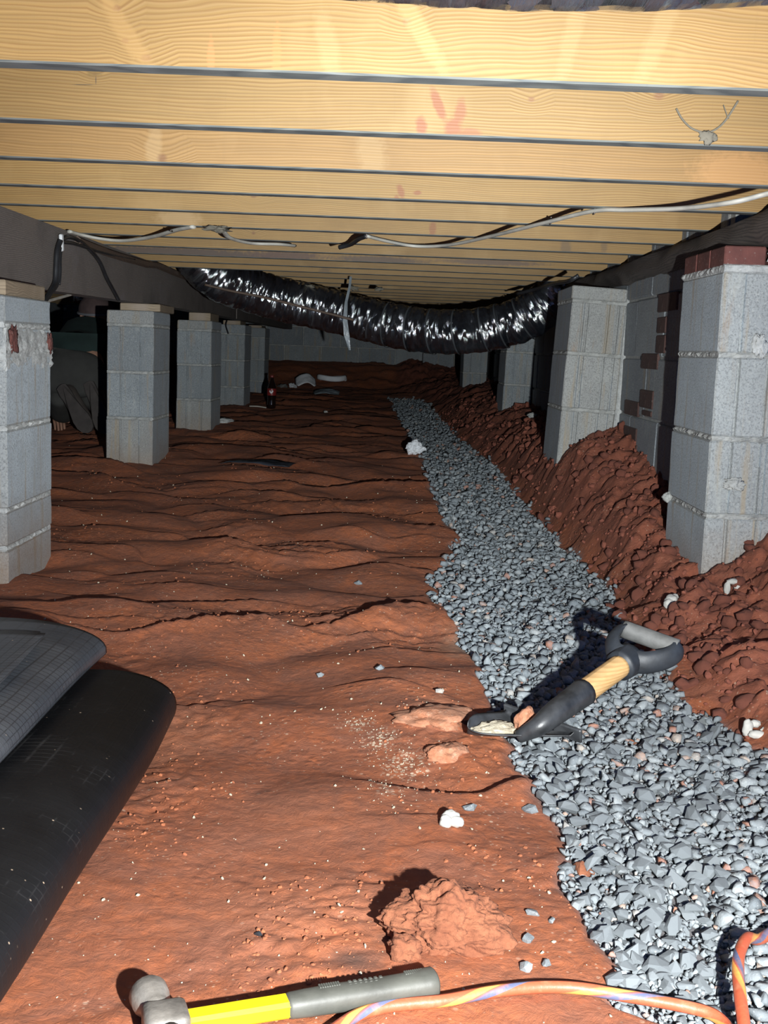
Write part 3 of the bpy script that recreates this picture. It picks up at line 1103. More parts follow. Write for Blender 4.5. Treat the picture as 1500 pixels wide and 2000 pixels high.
XR1 = P(1404, 700, 2.70).x
pr1, zr1 = right_pier(2.70, XR1, .40, (1150, 1008, 856, 692, 529), 1404, 'big bright block pilaster at the right picture edge, topped with red bricks', ['block_lit'] * 4, grooves=(.13, .30, .335), rough=.008, lean=(0, R(-.3)))
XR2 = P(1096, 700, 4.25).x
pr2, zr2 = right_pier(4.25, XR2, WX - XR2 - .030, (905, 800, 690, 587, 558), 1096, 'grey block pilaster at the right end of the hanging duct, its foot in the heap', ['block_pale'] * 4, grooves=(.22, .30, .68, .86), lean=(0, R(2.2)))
bm = bmesh.new()
add_box(bm, (0, 0, 0), (.028, .05, zr2[-1] - zr2[0] + .08), .006)
ms = bm_obj('mortar_strip', bm, MAT['mortar_pale'])
ms.parent = pr2
ms.matrix_parent_inverse = Matrix.Translation(pr2.location).inverted()
ms.location = (WX - .015, 4.28, (zr2[-1] + zr2[0]) / 2 - .04)
XR3 = P(985, 700, 6.87).x
pr3, zr3 = right_pier(6.87, XR3, WX - XR3 - .012, (835, 751, 687, 622, 590), 985, 'dimmer block pilaster below the rising right half of the duct', ['block', 'block', 'block', 'block'], lean=(0, R(1.0)))
XR4 = P(905, 700, 9.5).x
pr4, zr4 = right_pier(9.5, XR4, .20, (775, 728, 681, 634, 600), 905, 'small far block pilaster under the lowest sag of the duct', ['block', 'block', 'block', 'block'])
# brick course on the near pilaster
zt0 = zr1[-1] - pr1.location.z
bh = zat(1420, 478, 2.7) - zr1[-1] - .014
bw = BD / 3
for i in range(3):
    bm = bmesh.new()
    add_box(bm, (0, 0, 0), (.098 if i == 0 else .098, bw - .008, bh), .003)
    bm_obj('brick', bm, MAT['brick'], pr1, False, (-.20 + .049, -BD / 2 + bw * (i + .5), zt0 + .014 + bh / 2), (0, 0, R(rng.uniform(-.6, .6))))
bm = bmesh.new()
add_box(bm, (0, 0, 0), (.19, BD - .01, bh), .004)
bm_obj('brick', bm, MAT['brick'], pr1, False, (-.20 + .205, 0, zt0 + .014 + bh / 2))
V, F = [], []
mortar_ring(V, F, .40, BD, zt0, zt0 + .016, 77, .004, .006)
link('mortar', mesh_from('mortar', V, F, MAT['mortar_pale'], False), pr1)
for i, (dx, dz, s) in enumerate(((.125, .03, (.022, .006, .030)), (.10, -.19, (.016, .003, .030)), (.062, -.52, (.024, .003, .014)))):
    lump('mortar_dab', 5 + i, s, MAT['mortar_pale' if i < 2 else 'mortar'], (-.20 + dx, -BD / 2 - .001, zt0 + .02 + dz), pr1, (0, 0, 0), 4, .5)
lump('mortar_dab', 31, (.014, .012, .014), MAT['mortar'], (-.205, BD / 2 - .02, zr1[1] - pr1.location.z), pr1, (0, 0, 0), 3, .35)


# right side wall behind the pilasters: blocks with patches of dark brick
def wall(name, origin, rotz, length, z0, rows, mat, bl=.397, bh_=.194, dep=.10, skip=None, brickspots=()):
    t = bpy.data.objects.new(name, None)
    COL.objects.link(t)
    t.location = origin
    t.rotation_euler = (0, 0, rotz)
    t['kind'] = 'structure'
    meshes = {}
    V, F = [], []
    for r_ in range(rows):
        x = -(r_ % 2) * .2
        z = z0 + r_ * (bh_ + .010)
        while x < length:
            a, b = max(x, 0), min(x + bl, length)
            x += bl + .010
            if b - a < .04 or (skip and skip(a, b, z)):
                continue
            key = (round(b - a, 2), len(meshes) % 1 if False else rng.randrange(3))
            if key not in meshes:
                meshes[key] = block_mesh('block', b - a, dep, bh_, MAT[mat if key[1] else 'block'], (), rng.random())
            if any(abs((a + b) / 2 - sx) < .11 and abs(z - sz) < .1 for sx, sz in brickspots):
                n = 4
                wd_ = (b - a) / n
                for q in range(n):
                    for h_ in range(3):
                        me = meshes.setdefault(('b', round(wd_, 2)), block_mesh('brick', wd_ - .008, dep, bh_ / 3 - .008, MAT['brick'], (), 4))
                        link('brick', me, t, (a + wd_ * (q + .5), dep / 2 + .002, z + h_ * bh_ / 3))
                continue
            link('block', meshes[key], t, ((a + b) / 2, dep / 2 + rng.uniform(-.0015, .0015), z), (0, 0, 0))
    bm = bmesh.new()
    add_box(bm, (length / 2, dep / 2 + .006, z0 + rows * (bh_ + .01) / 2), (length, dep - .004, rows * (bh_ + .01) + .02))
    bm_obj('mortar', bm, MAT['mortar'], t)
    return t


# right wall: seen from the left, local x runs back along -y from its far end
WL = 12.6
wr = wall('wall_right', (WX, WL, 0), R(-90), WL - 3.0, zr2[1] - .204 * 3 + .005, 6, 'block_dark')
# staggered dark bricks let into the wall near the big pilaster
zz0 = zr2[1]
for (y0, y1, za, zb2) in ((3.86, 3.93, .71, .86), (3.72, 3.79, .71, .86), (3.90, 4.00, .62, .70), (3.90, 4.01, .46, .59), (4.02, 4.13, .50, .62), (4.02, 4.13, .34, .47), (4.15, 4.27, .36, .48), (4.15, 4.25, .26, .34), (3.70, 3.82, .54, .68), (3.55, 3.68, .40, .50)):
    pass
for (pxa, pya, pxb, pyb) in ((1288, 575, 1304, 608), (1306, 572, 1322, 605), (1286, 620, 1300, 650), (1284, 655, 1298, 690), (1255, 690, 1284, 722), (1252, 760, 1274, 800), (1256, 800, 1272, 815), (1222, 780, 1246, 815), (1220, 830, 1242, 862), (1219, 866, 1230, 884), (1232, 866, 1243, 886)):
    # side wall plane x = WX
    ra, rb = ray(pxa, pya), ray(pxb, pyb)
    A = CAM + ra * ((WX - .003) / ra.x)
    B = CAM + rb * ((WX - .003) / rb.x)
    yc, zc = (A.y + B.y) / 2, (A.z + B.z) / 2
    bm = bmesh.new()
    add_box(bm, (0, 0, 0), (.010, abs(A.y - B.y), abs(A.z - B.z)), .003)
    b = bm_obj('brick', bm, MAT['brick_dark'])
    b.parent = wr
    b.matrix_parent_inverse = (Matrix.Translation(wr.location) @ Matrix.Rotation(R(-90), 4, 'Z')).inverted()
    b.location = (WX - .001, yc, zc)

wb = wall('wall_back', (-3.6, 12.5, 0), 0, 4.6, .02, 5, 'block_dark')
# brick band capping the far wall
for i in range(int(4.6 / .21)):
    me = bpy.data.meshes.get('far_brick') or block_mesh('far_brick', .198, .10, .06, MAT['brick'], (), 2)
    link('brick', me, wb, (.105 + i * .21, .05, .02 + 5 * .204))
wp, zwp = right_pier(12.2, P(827, 690, 12.2).x, .33, (740, 690, 655, 620), 827, 'lone block buttress against the far wall, below the duct', ['block_dark'] * 3, bd=.32, grooves=())
wl = wall('wall_left', (-3.65, 1.5, 0), R(90), 11.2, -.05, 6, 'block_dark') if False else None
bm = bmesh.new()
add_box(bm, (-3.645, 7.0, .5), (.10, 12.0, 1.4), .003)
wl = bm_obj('wall_left', bm, MAT['block_dark'])
wl['kind'] = 'structure'

# rough charred sill along the top of the right wall
V, F = [], []
n, m_ = 120, 14
y0, y1 = 2.55, 12.4
for i in range(n + 1):
    y = y0 * (y1 / y0) ** (i / n)
    for s in range(m_):
        a = 2 * math.pi * s / m_
        ca, sa = math.cos(a), math.sin(a)
        q = max(abs(ca), abs(sa))
        wv = mnoise.noise(Vector((y * 2.2, ca * 1.2, sa * 4.5))) * .022 + mnoise.noise(Vector((y * 7, ca * 3, sa * 9))) * .010
        zc = .935
        hx, hz = .13, .040
        zz = zc + sa / q * hz + wv * (.9 if sa < 0.2 else .3)
        V.append((WX + .085 + ca / q * hx + wv * (1.4 if ca < 0 else 0), y, min(zz, JZ - .001)))
for i in range(n):
    for s in range(m_):
        t_ = (s + 1) % m_
        F.append((i * m_ + s, (i + 1) * m_ + s, (i + 1) * m_ + t_, i * m_ + t_))
F.append(tuple(range(m_)))
F.append(tuple(n * m_ + s for s in range(m_))[::-1])
o = link('sill_timber', mesh_from('sill_timber', V, F, MAT['rough_sill']))
tag(o, 'rough blackened timber sill with a wavy edge on top of the right wall', 'timber')


# ---------------------------------------------------------------- flexible ducts
def duct(label, pts, rad, ribs, name='flexible_duct', crinkle=.05, seg=40, k=26, rib=.035):
    t = thing(name, label, 'duct', pts[len(pts) // 2])
    o0 = t.location
    q = [p - o0 for p in spline(pts, k)]
    L = [0]
    for i in range(1, len(q)):
        L.append(L[-1] + (q[i] - q[i - 1]).length)

    def dis(i, s):
        a = 2 * math.pi * s / seg
        w = .5 + .5 * math.cos(2 * math.pi * L[i] / ribs)
        return 1 - rib * (1 - w) ** 2 + crinkle * (.6 * mnoise.noise(Vector((L[i] * 28, math.cos(a) * 2.2, math.sin(a) * 2.2))) + .5 * mnoise.noise(Vector((L[i] * 75, math.cos(a) * 4, math.sin(a) * 4))))
    V, F, UV = tube_data(q, rad, seg, None, dis)
    link('duct_sleeve', mesh_from('duct_sleeve', V, F, MAT['duct'], True, UV), t)
    return t, q


dp = [P(*a) for a in ((372, 470, 5.70), (388, 508, 5.70), (430, 545, 5.74), (485, 566, 5.80), (550, 585, 5.84), (620, 600, 5.85), (690, 617, 5.84), (760, 634, 5.80), (830, 646, 5.76), (900, 648, 5.72), (960, 641, 5.70), (1015, 626, 5.68), (1055, 604, 5.66), (1090, 575, 5.64), (1125, 548, 5.64))]
d1, dq = duct('long shiny black insulated flexible duct sagging across the far ceiling', dp, .112, .085)
# seam cord along its flank and bands of clear tape round it
cords = [P(px, py, 5.62) - d1.location for (px, py) in ((400, 556), (450, 568), (520, 582), (580, 597), (640, 612), (690, 625))]
tube('seam_cord', cords, .006, MAT['ledger'], d1, 6)
pts_, T_, N_ = frames(dq)
for f in (.50, .545, .59, .64, .70, .74, .80):
    i = int(f * (len(dq) - 1))
    c, tt, nn = pts_[i], T_[i], N_[i]
    bb = tt.cross(nn)
    ring = [c + tt * (.02 * math.sin(a)) + (nn * math.cos(a) + bb * math.sin(a)) * .1155 for a in np.linspace(0, 2 * math.pi, 25)]
    V, F = [], []
    for p in ring:
        V += [p - tt * .004, p + tt * .004]
    for j in range(24):
        F.append((2 * j, 2 * j + 1, 2 * j + 3, 2 * j + 2))
    link('tape_band', mesh_from('tape_band', V, F, MAT['tape']), d1)
for i, (px, py) in enumerate(((605, 560), (690, 563), (740, 565))):
    lump('insulation_tuft', 40 + i, (.022, .02, .010), MAT['web'], P(px, py, 5.80) - d1.location, d1, (0, 0, 0), 3, .8)

# white strap dangling from the joists across the duct
sp_ = [P(685, 540, 5.68), P(683, 560, 5.66), P(676, 590, 5.66), P(674, 625, 5.66), P(677, 655, 5.66), P(683, 684, 5.66)]
V, F = [], []
for i, p in enumerate(sp_):
    w = (.006, .006, .007, .011, .014, .004)[i]
    V += [p + Vector((-w, 0, 0)), p + Vector((w, .004, 0)), p + Vector((w, .006, 0)), p + Vector((-w, .002, 0))]
for i in range(len(sp_) - 1):
    for s in range(4):
        t_ = (s + 1) % 4
        F.append((i * 4 + s, i * 4 + t_, (i + 1) * 4 + t_, (i + 1) * 4 + s))
tag(link('hanging_strap', mesh_from('hanging_strap', V, F, MAT['clear'], False)), 'thin pale strap dangling in front of the shiny duct', 'strap')

# the near duct, only its belly in the frame's top right
NB = [(380, -70), (620, -2), (760, 10), (900, 20), (1050, 26), (1180, 28), (1300, 25), (1420, 20), (1560, 8), (1720, -30)]
nd_pts = []
for (px, py) in NB:
    p = P(px, py, .93)
    nd_pts.append(p + Vector((0, -.01, .118)))
d2, _ = duct('near dark duct crossing just under the joists at the top edge', nd_pts, .115, .05, crinkle=.012, rib=.006)

# second duct seen beyond the girder, past the crouching person
d3, _ = duct('short glinting duct in the dark behind the person, under the girder', [P(150, 575, 7.4), P(180, 588, 7.4), P(215, 607, 7.45), P(260, 632, 7.5)], .055, .06, crinkle=.06, seg=24, k=16)

hg = P(190, 592, 7.42) - d3.location
link('hanger', mesh_from('hanger', [hg + Vector((a, b, c)) for c in (0, JZ - P(190, 592, 7.42).z + .02) for a, b in ((-.012, -.002), (.012, -.002), (.012, .002), (-.012, .002))], [(0, 1, 5, 4), (1, 2, 6, 5), (2, 3, 7, 6), (3, 0, 4, 7), (3, 2, 1, 0), (4, 5, 6, 7)], MAT['tape'], False), d3)

# ---------------------------------------------------------------- cables
cab = thing('cable', 'pale electric cable swagged under the joists at right', 'cable', P(1160, 412, 3.1))
cz = JZ - .006
rp = [Zp(1620, 350, cz), Zp(1500, 378, cz - .004), Zp(1430, 395, cz - .022), Zp(1330, 407, cz - .018), Zp(1230, 410, cz - .008), Zp(1160, 412, cz), Zp(1060, 436, cz - .006), Zp(960, 461, cz - .01), Zp(880, 478, cz - .012), Zp(815, 481, cz - .010), Zp(760, 472, cz - .004), Zp(716, 461, cz)]
tube('jacket', [p - cab.location for p in rp], .0075, MAT['cable_white'], cab, 8, (.7, 1.15))
ep = [Zp(716, 461, cz), Zp(700, 467, cz - .004), Zp(685, 477, cz - .012), Zp(663, 483, cz - .02)]
e = tube('black_end', [p - cab.location for p in ep], .0078, MAT['cable_black'], cab, 8)
e['label'] = 'black taped cable end'
for p in (rp[5], rp[-1], Zp(1075, 432, cz)):
    bm = bmesh.new()
    add_box(bm, (0, 0, 0), (.004, .022, .004), .001)
    add_box(bm, (0, -.010, .008), (.004, .003, .016), .001)
    add_box(bm, (0, .010, .008), (.004, .003, .016), .001)
    bm_obj('staple', bm, MAT['staple'], cab, False, p - cab.location + Vector((0, 0, -.006)))
cab = thing('cable', 'pale cable sagging from the girder top under the left joists', 'cable', Zp(240, 470, cz))
lp = [Zp(135, 452, cz), Zp(160, 459, cz - .004), Zp(200, 467, cz - .012), Zp(245, 470, cz - .016), Zp(300, 462, cz - .01), Zp(345, 449, cz), Zp(378, 443, cz + .002)]
tube('jacket', [p - cab.location for p in lp], .008, MAT['cable_white'], cab, 8, (.7, 1.2))
bm = bmesh.new()
add_box(bm, (0, 0, 0), (.005, .024, .005), .001)
bm_obj('staple', bm, MAT['staple'], cab, False, Zp(335, 451, cz - .008) - cab.location)
o = tube('cable', [Zp(425, 447, cz), Zp(437, 453, cz - .004), Zp(450, 465, cz - .014), Zp(490, 475, cz - .014), Zp(545, 477, cz - .006), Zp(575, 480, cz)], .0075, MAT['cable_white'], None, 8, (.7, 1.2))
tag(o, 'short pale cable loop under the joists above the left end of the duct', 'cable')
o = lump('cobweb', 71, (.035, .02, .010), MAT['web'], Zp(425, 447, cz - .004), None, (0, 0, .4), 3, 1.0)
tag(o, 'grey dust tuft where the short cable loop meets a joist', 'cobweb')


def girder_at(px, py, off=.012):
    r_ = ray(px, py)
    return CAM + r_ * ((GX + off) / r_.x)


bun = thing('cable_bundle', 'black cables clipped to the girder and drooping off it on the left', 'cable', girder_at(118, 470))
bo = bun.location
for pts, rr, y_ in (([(118, 470), (112, 490), (110, 520), (108, 550), (100, 568), (84, 592)], .009, 0), ([(120, 472), (116, 495), (115, 525), (113, 552), (104, 568)], .006, 0), ([(121, 474), (118, 505), (118, 530), (116, 556)], .0045, 0),
                    ([(119, 468), (135, 463), (152, 469), (175, 487), (195, 512), (208, 542), (222, 568), (231, 585)], .007, 0), ([(121, 473), (145, 476), (180, 487), (220, 498), (262, 507)], .006, 0)):
    tube('cable_strand', [girder_at(a, b, .018) - bo for a, b in pts], rr, MAT['cable_black'], bun, 8)
bm = bmesh.new()
add_box(bm, (0, 0, 0), (.012, .022, .055), .005, None, 2)
c = bm_obj('clip', bm, MAT['clip'], bun, False, girder_at(120, 474, .020) - bo, (R(8), 0, 0))
c['label'] = 'white cable clip'
o = tube('cable', [girder_at(82, 592, -.03), girder_at(112, 583, -.04), girder_at(140, 575, -.05)], .005, MAT['stick'], None, 6)
tag(o, 'thin pale wire slanting up to the girder from the left pier top', 'wire')
o = tube('pipe', [Vector((GX - .06, 3.0, .735)), Vector((GX - .10, 3.4, .745)), Vector((GX - .16, 3.9, .745)), Vector((GX - .25, 4.4, .74))], .016, MAT['black_plastic'], None, 12)
tag(o, 'black pipe in the gap under the girder by the left pier top', 'pipe')
o = tube('wire', [P(443, 626, 8.56), P(441, 636, 8.53), P(446, 652, 8.53)], .006, MAT['cable_black'], None, 6)
tag(o, 'short loose black wire hanging before the fourth left pier', 'wire')
o = tube('cable', [P(1010, 574, 5.2), P(1060, 561, 5.0), P(1085, 553, 4.6), P(1110, 549, 4.2), P(1130, 538, 4.15)], .008, MAT['cable_black'], None, 8)
tag(o, 'black cable above the right end of the duct by the pilaster top', 'cable')

# cobweb on the second joist
cw = thing('cobweb', 'V-shaped dusty cobweb strand on the second joist, at right', 'cobweb', P(1380, 265, jy(1) - .004))
for pts, r_ in (([(1321, 212), (1332, 232), (1350, 250), (1372, 258), (1392, 256), (1415, 238), (1442, 197)], .0017), ([(1413, 205), (1420, 225), (1424, 232)], .001)):
    tube('strand', [P(a, b, jy(1) - .004) - cw.location for a, b in pts], r_, MAT['web'], cw, 5)
lump('dust_tuft', 9, (.012, .003, .010), MAT['web'], P(1383, 268, jy(1) - .004) - cw.location, cw, (0, .5, 0), 3, .7)

# ---------------------------------------------------------------- gravel
def stone_mesh(seed):
    r = random.Random(seed)
    bm = hull_pts(15, seed, 1, r.uniform(.6, .9), r.uniform(.42, .65))
    return bm


HULLS = []
for i in range(14):
    bm = stone_mesh(100 + i)
    bmesh.ops.triangulate(bm, faces=bm.faces[:])
    bm.verts.ensure_lookup_table()
    HULLS.append((np.array([v.co[:] for v in bm.verts]), np.array([[v.index for v in f.verts] for f in bm.faces])))
    bm.free()


def rotm(r, flat=.5):
    return np.array(Euler((r.gauss(0, flat), r.gauss(0, flat), r.uniform(0, 6.283))).to_matrix())


gravel = thing('gravel_bed', 'band of crushed grey gravel winding away through the clay floor', 'gravel', (float(gl(1.4)) + .2, 1.4, 0))
go = np.array(gravel.location)
r = random.Random(5)
cand = []
y = 0.86
while y < GY1:
    step = .0118 if y < 2.2 else (.0135 if y < 4 else (.017 if y < 6.5 else .024))
    x = float(gl(y)) - .03
    xe = float(gr(y)) + .03
    xe = min(xe, .42 * y + .35)
    while x < xe:
        px_, py_ = x + r.uniform(-.6, .6) * step, y + r.uniform(-.6, .6) * step
        cand.append((px_, py_))
        x += step
    y += step * .92
cx = np.array([c[0] for c in cand])
cy = np.array([c[1] for c in cand])
gm = gravel_mask(cx, cy)
gzv = ground_z(cx, cy)
big = []
rest = []
for i in range(len(cand)):
    if gm[i] < r.uniform(.15, .7):
        continue
    s = r.choice((.0065, .0075, .009, .0105, .012, .0135)) if r.random() > .12 else r.uniform(.0145, .020)
    if cy[i] > 4:
        s *= 1.2
    up = r.uniform(-.004, .006) + (.005 if s > .013 else 0)
    inview = abs(cx[i]) < .33 * cy[i] and cy[i] > .97
    rest.append((s, cx[i], cy[i], gzv[i] + s * .25 + up, r.randrange(len(HULLS)), rotm(r, .42), inview))
for i in range(9000):            # small chippings between the stones
    y = .95 * (4.5 / .95) ** r.random()
    xa, xb = float(gl(y)) - .02, min(float(gr(y)) + .02, .42 * y + .1)
    x = r.uniform(xa, xb)
    rest.append((r.uniform(.0035, .0062), x, y, None, r.randrange(len(HULLS)), rotm(r, .8), False))
fx = np.array([t[1] for t in rest]); fy = np.array([t[2] for t in rest])
fm, fz = gravel_mask(fx, fy), ground_z(fx, fy)
rest = [(t[0], t[1], t[2], fz[i] + r.uniform(.002, .010) if t[3] is None else t[3], *t[4:]) for i, t in enumerate(rest) if t[3] is not None or fm[i] > .35]
rest.sort(key=lambda t: -(t[0] / t[2]) if t[6] else 1)
big, rest = rest[:290], rest[290:]
hm_ = []
for (v, f) in HULLS:
    hm_.append(mesh_from('stone', v, [tuple(q) for q in f], MAT['stone'], False))
for (s, x, y, z, h, rm, _) in big:
    o = link('stone', hm_[h], gravel)
    M = Matrix(rm.tolist()).to_4x4() @ Matrix.Diagonal((s, s, s, 1))
    M.translation = Vector((x, y, z)) - gravel.location
    o.matrix_basis = M


def scatter(name, items, hulls, mat, parent, origin):
    VV, FF, b = [], [], 0
    for (s, x, y, z, h, rm, *_) in items:
        v, f = hulls[h]
        VV.append((v * s) @ rm.T + np.array([x, y, z]) - origin)
        FF.append(f + b)
        b += len(v)
    V = np.concatenate(VV)
    F = np.concatenate(FF)
    me = bpy.data.meshes.new(name)
    me.vertices.add(len(V))
    me.vertices.foreach_set('co', V.ravel())
    me.loops.add(len(F) * 3)
    me.loops.foreach_set('vertex_index', F.ravel())
    me.polygons.add(len(F))
    me.polygons.foreach_set('loop_start', np.arange(len(F)) * 3)
    me.polygons.foreach_set('loop_total', np.full(len(F), 3))
    me.update(calc_edges=True)
    me.materials.append(mat)
    o = link(name, me, parent)
    o['kind'] = 'stuff'
    return o


scatter('gravel', rest, HULLS, MAT['stone'], gravel, go)
print('gravel stones', len(rest) + len(big))

# clods of spoil on the heap: the largest one by one, the crumbs as one mass
CL = []
for i in range(10):
    bm = hull_pts(26, 900 + i, 1, .8, .6)
    bmesh.ops.subdivide_edges(bm, edges=bm.edges[:], cuts=1, use_grid_fill=True)
    for v in bm.verts:
        v.co *= 1 + .16 * mnoise.noise(v.co * 3 + Vector((i * 3.3, 0, 0)))
    bmesh.ops.triangulate(bm, faces=bm.faces[:])
    bm.verts.ensure_lookup_table()
    CL.append((np.array([v.co[:] for v in bm.verts]), np.array([[v.index for v in f.verts] for f in bm.faces])))
    bm.free()
items = []
tries = 0
while len(items) < 2200 and tries < 60000:
    tries += 1
    y = 1.1 * (8.5 / 1.1) ** r.random()
    x = r.uniform(-.1, .9)
    e = float(gr(y))
    if x < e - .01 or x > min(.9, .345 * y):
        continue
    s = min(.024, .0038 * (1 - r.random()) ** -.7)
    items.append((s, x, y, 0, r.randrange(10), rotm(r, .6)))
zz = ground_z(np.array([i[1] for i in items]), np.array([i[2] for i in items]))
items = [(s, x, y, z + s * .18, h, rm) for (s, x, y, _, h, rm), z in zip(items, zz)]
items.sort(key=lambda t: -(t[0] / t[2]))
cmesh = [mesh_from('soil_clod', v, [tuple(q) for q in f], MAT['spoil'], True) for v, f in CL]
for (s, x, y, z, h, rm) in items[:150]:
    o = link('soil_clod', cmesh[h], floor)
    M = Matrix(rm.tolist()).to_4x4() @ Matrix.Diagonal((s, s, s, 1))
    M.translation = Vector((x, y, z))
    o.matrix_basis = M
scatter('soil_crumbs', items[150:], CL, MAT['spoil'], floor, np.zeros(3))
# pale crumbs and grit over the trampled clay
items = []
for i in range(800):
    y = .95 * (6 / .95) ** r.random()
    x = r.uniform(-.36 * y, .36 * y)
    if x > float(gl(y)) - .01:
        continue
    items.append((r.choice((.001, .0013, .0018, .0028)) * (1 + .15 * y), x, y, 0, r.randrange(len(HULLS)), rotm(r, .6)))
for (px, py, n_, sd) in ((745, 1450, 70, .028), (790, 1490, 90, .035), (700, 1420, 40, .02), (760, 1545, 50, .03), (840, 1410, 40, .04)):
    p = Gb(px, py)
    for i in range(n_):
        items.append((r.choice((.001, .0014, .002)), p.x + r.gauss(0, sd), p.y + r.gauss(0, sd), 0, r.randrange(len(HULLS)), rotm(r, .6)))
zz = ground_z(np.array([i[1] for i in items]), np.array([i[2] for i in items]))
items = [(s, x, y, z + s * .3, h, rm) for (s, x, y, _, h, rm), z in zip(items, zz)]
scatter('mortar_crumbs', items, HULLS, MAT['mud'], floor, np.zeros(3))
items = []
for i in range(7000):
    y = .95 * (5 / .95) ** r.random()
    x = r.uniform(-.36 * y, .36 * y)
    items.append((r.choice((.0009, .0012, .0016, .0022, .0034)) * (1 + .15 * y), x, y, 0, r.randrange(10), rotm(r, .6)))
ix, iy = np.array([i[1] for i in items]), np.array([i[2] for i in items])
zz = ground_z(ix, iy)
keep = (pnoise(ix * 2.5, iy * 2.5, 8) + .5 * pnoise(ix * 7, iy * 7, 77) > .12) & (ix < gl(iy) - .01)
items = [(s, x, y, z + s * .02, h, rm) for (s, x, y, _, h, rm), z, k in zip(items, zz, keep) if k]
scatter('clay_crumbs', items, CL, MAT['crumb'], floor, np.zeros(3))


def G2(px, py):
    p = G(px, py)
    return Vector((p.x, p.y, gz(p.x, p.y)))


def loose(px, py, wpx, label, mat='stone', seed=0, cat='stone', name='loose_stone', asp=(1, .75, .55)):
    p = G2(px, py)
    s = wpx / FPX * p.y / 2
    bm = hull_pts(16, seed + 400, *asp)
    bmesh.ops.scale(bm, vec=(s, s, s), verts=bm.verts[:])
    o = bm_obj(name, bm, MAT[mat], None, False, p + Vector((0, 0, s * asp[2] * .55)), (0, 0, seed * 1.3))
    return tag(o, label, cat)


LS = [
    (625, 1323, 24, 'lone pale grey pebble pressed in the clay, mid floor'), (742, 1308, 27, 'dark grey angular pebble on the clay, straight left of the shovel grip'),
    (858, 1354, 24, 'white-grey pebble on the clay above the shovel blade'), (917, 1582, 38, 'grey pebble in a crack above the white plaster bit'),
    (843, 1164, 26, 'grey pebble lying just off the left edge of the gravel, by two more'), (1035, 1585, 40, 'flat grey stone at the left gravel border below the blade'),
    (1040, 1790, 36, 'grey stone touching others, second right of the big clay lump'), (985, 1800, 22, 'small grey stone touching the right side of the big clay lump'),
    (1078, 1805, 26, 'grey stone right of the clay lump, nearest the gravel'), (1030, 1840, 40, 'broad grey stone below the row beside the clay lump'),
    (1028, 1896, 46, 'large dark grey stone just above the orange cord'), (1068, 1888, 32, 'grey stone paired at the right of the larger one above the cord'),
    (920, 1946, 26, 'pale stone tucked under the orange cord below the hammer grip'), (505, 1832, 22, 'small black chip on the clay above the hammer grip'),
    (700, 1142, 20, 'tiny grey stone half sunk in the clay left of the gravel bend'),
]
for i, (px, py, w, lab) in enumerate(LS):
    loose(px, py, w, lab, 'black_plastic' if 'black chip' in lab else 'stone', i * 7 + 1)
loose(1137, 1713, 58, 'rounded red-brown stone lying on the grey gravel edge', 'clod', 91, asp=(1, .85, .7))
loose(1372, 1452 - 0, 26, 'small brick chip on the gravel below the shovel', 'pinkrock', 93, asp=(1, .5, .5)) if False else None
loose(1232, 1455, 30, 'elongated red brick chip on the gravel right of the blade', 'clod', 94, asp=(1, .5, .5))
loose(1115, 1425, 62, 'pale stone with rusty patch leaning behind the shovel blade', 'stone', 95)
loose(1480, 1210 - 0, 10, '', 'stone', 96) if False else None
loose(1012, 805, 34, 'reddish boulder on the heap by the dim pilaster', 'spoil', 97, asp=(1, .8, .75), name='clay_boulder')


# white plaster bits
def bit(px, py, size, label, seed, lumps):
    p = G2(px, py)
    t = thing('plaster_bit', label, 'plaster bit', p)
    bm = bmesh.new()
    for (dx, dy, dz, sx, sy, sz) in lumps:
        q = bmesh.ops.create_icosphere(bm, subdivisions=3, radius=1)
        for v in q['verts']:
            d_ = v.co.normalized()
            k = 1 + .22 * mnoise.noise(d_ * 2 + Vector((seed + dx * 9, dy * 7, 0)))
            v.co = Vector((dx + d_.x * sx * k, dy + d_.y * sy * k, dz + d_.z * sz * k)) * size
    link_o = bm_obj('plaster_bit', bm, MAT['white'], None, True, p)
    bpy.data.objects.remove(t)
    return tag(link_o, label, 'plaster bit')


bit(880, 1616, .022, 'white knobbly plaster bit on the bare clay, lower middle', 1, [(0, .25, .35, .6, .45, .5), (-.3, -.2, .3, .4, .35, .4), (.35, -.15, .3, .42, .3, .35)])
bit(1310, 1194, .030, 'white plaster bit on the heap just above the shovel grip', 2, [(0, 0, .3, .55, .5, .55), (.3, .4, .35, .4, .3, .5), (-.3, -.4, .2, .4, .3, .4)])
bit(1428, 1158, .028, 'white plaster bit below the brick-topped pilaster, arch-shaped', 3, [(-.35, 0, .4, .28, .25, .6), (.1, .05, .95, .5, .3, .25), (.45, 0, .4, .25, .25, .55)])
bit(1476, 1440, .026, 'curled white plaster bit at the right edge, beside the gravel', 4, [(-.5, .2, .4, .35, .3, .6), (0, -.3, .2, .6, .3, .28), (.75, .15, .35, .45, .25, .22), (0, .4, .7, .4, .25, .25)])

# crumpled paper
p = G2(808, 888)
bm = bmesh.new()
bmesh.ops.create_icosphere(bm, subdivisions=4, radius=1)
for v in bm.verts:
    d_ = v.co.normalized()
    k = .75 + .45 * abs(mnoise.noise(d_ * 1.7 + Vector((3, 1, 2)))) + .28 * abs(mnoise.noise(d_ * 4.5))
    v.co = Vector((d_.x * .042, d_.y * .035, d_.z * .038)) * k
    if d_.x > .4 and d_.z < .2:
        v.co.x *= 1.35
o = bm_obj('crumpled_paper', bm, MAT['paper'], None, False, p + Vector((0, 0, .034)))
tag(o, 'crumpled white paper ball at the left edge of the gravel', 'paper')

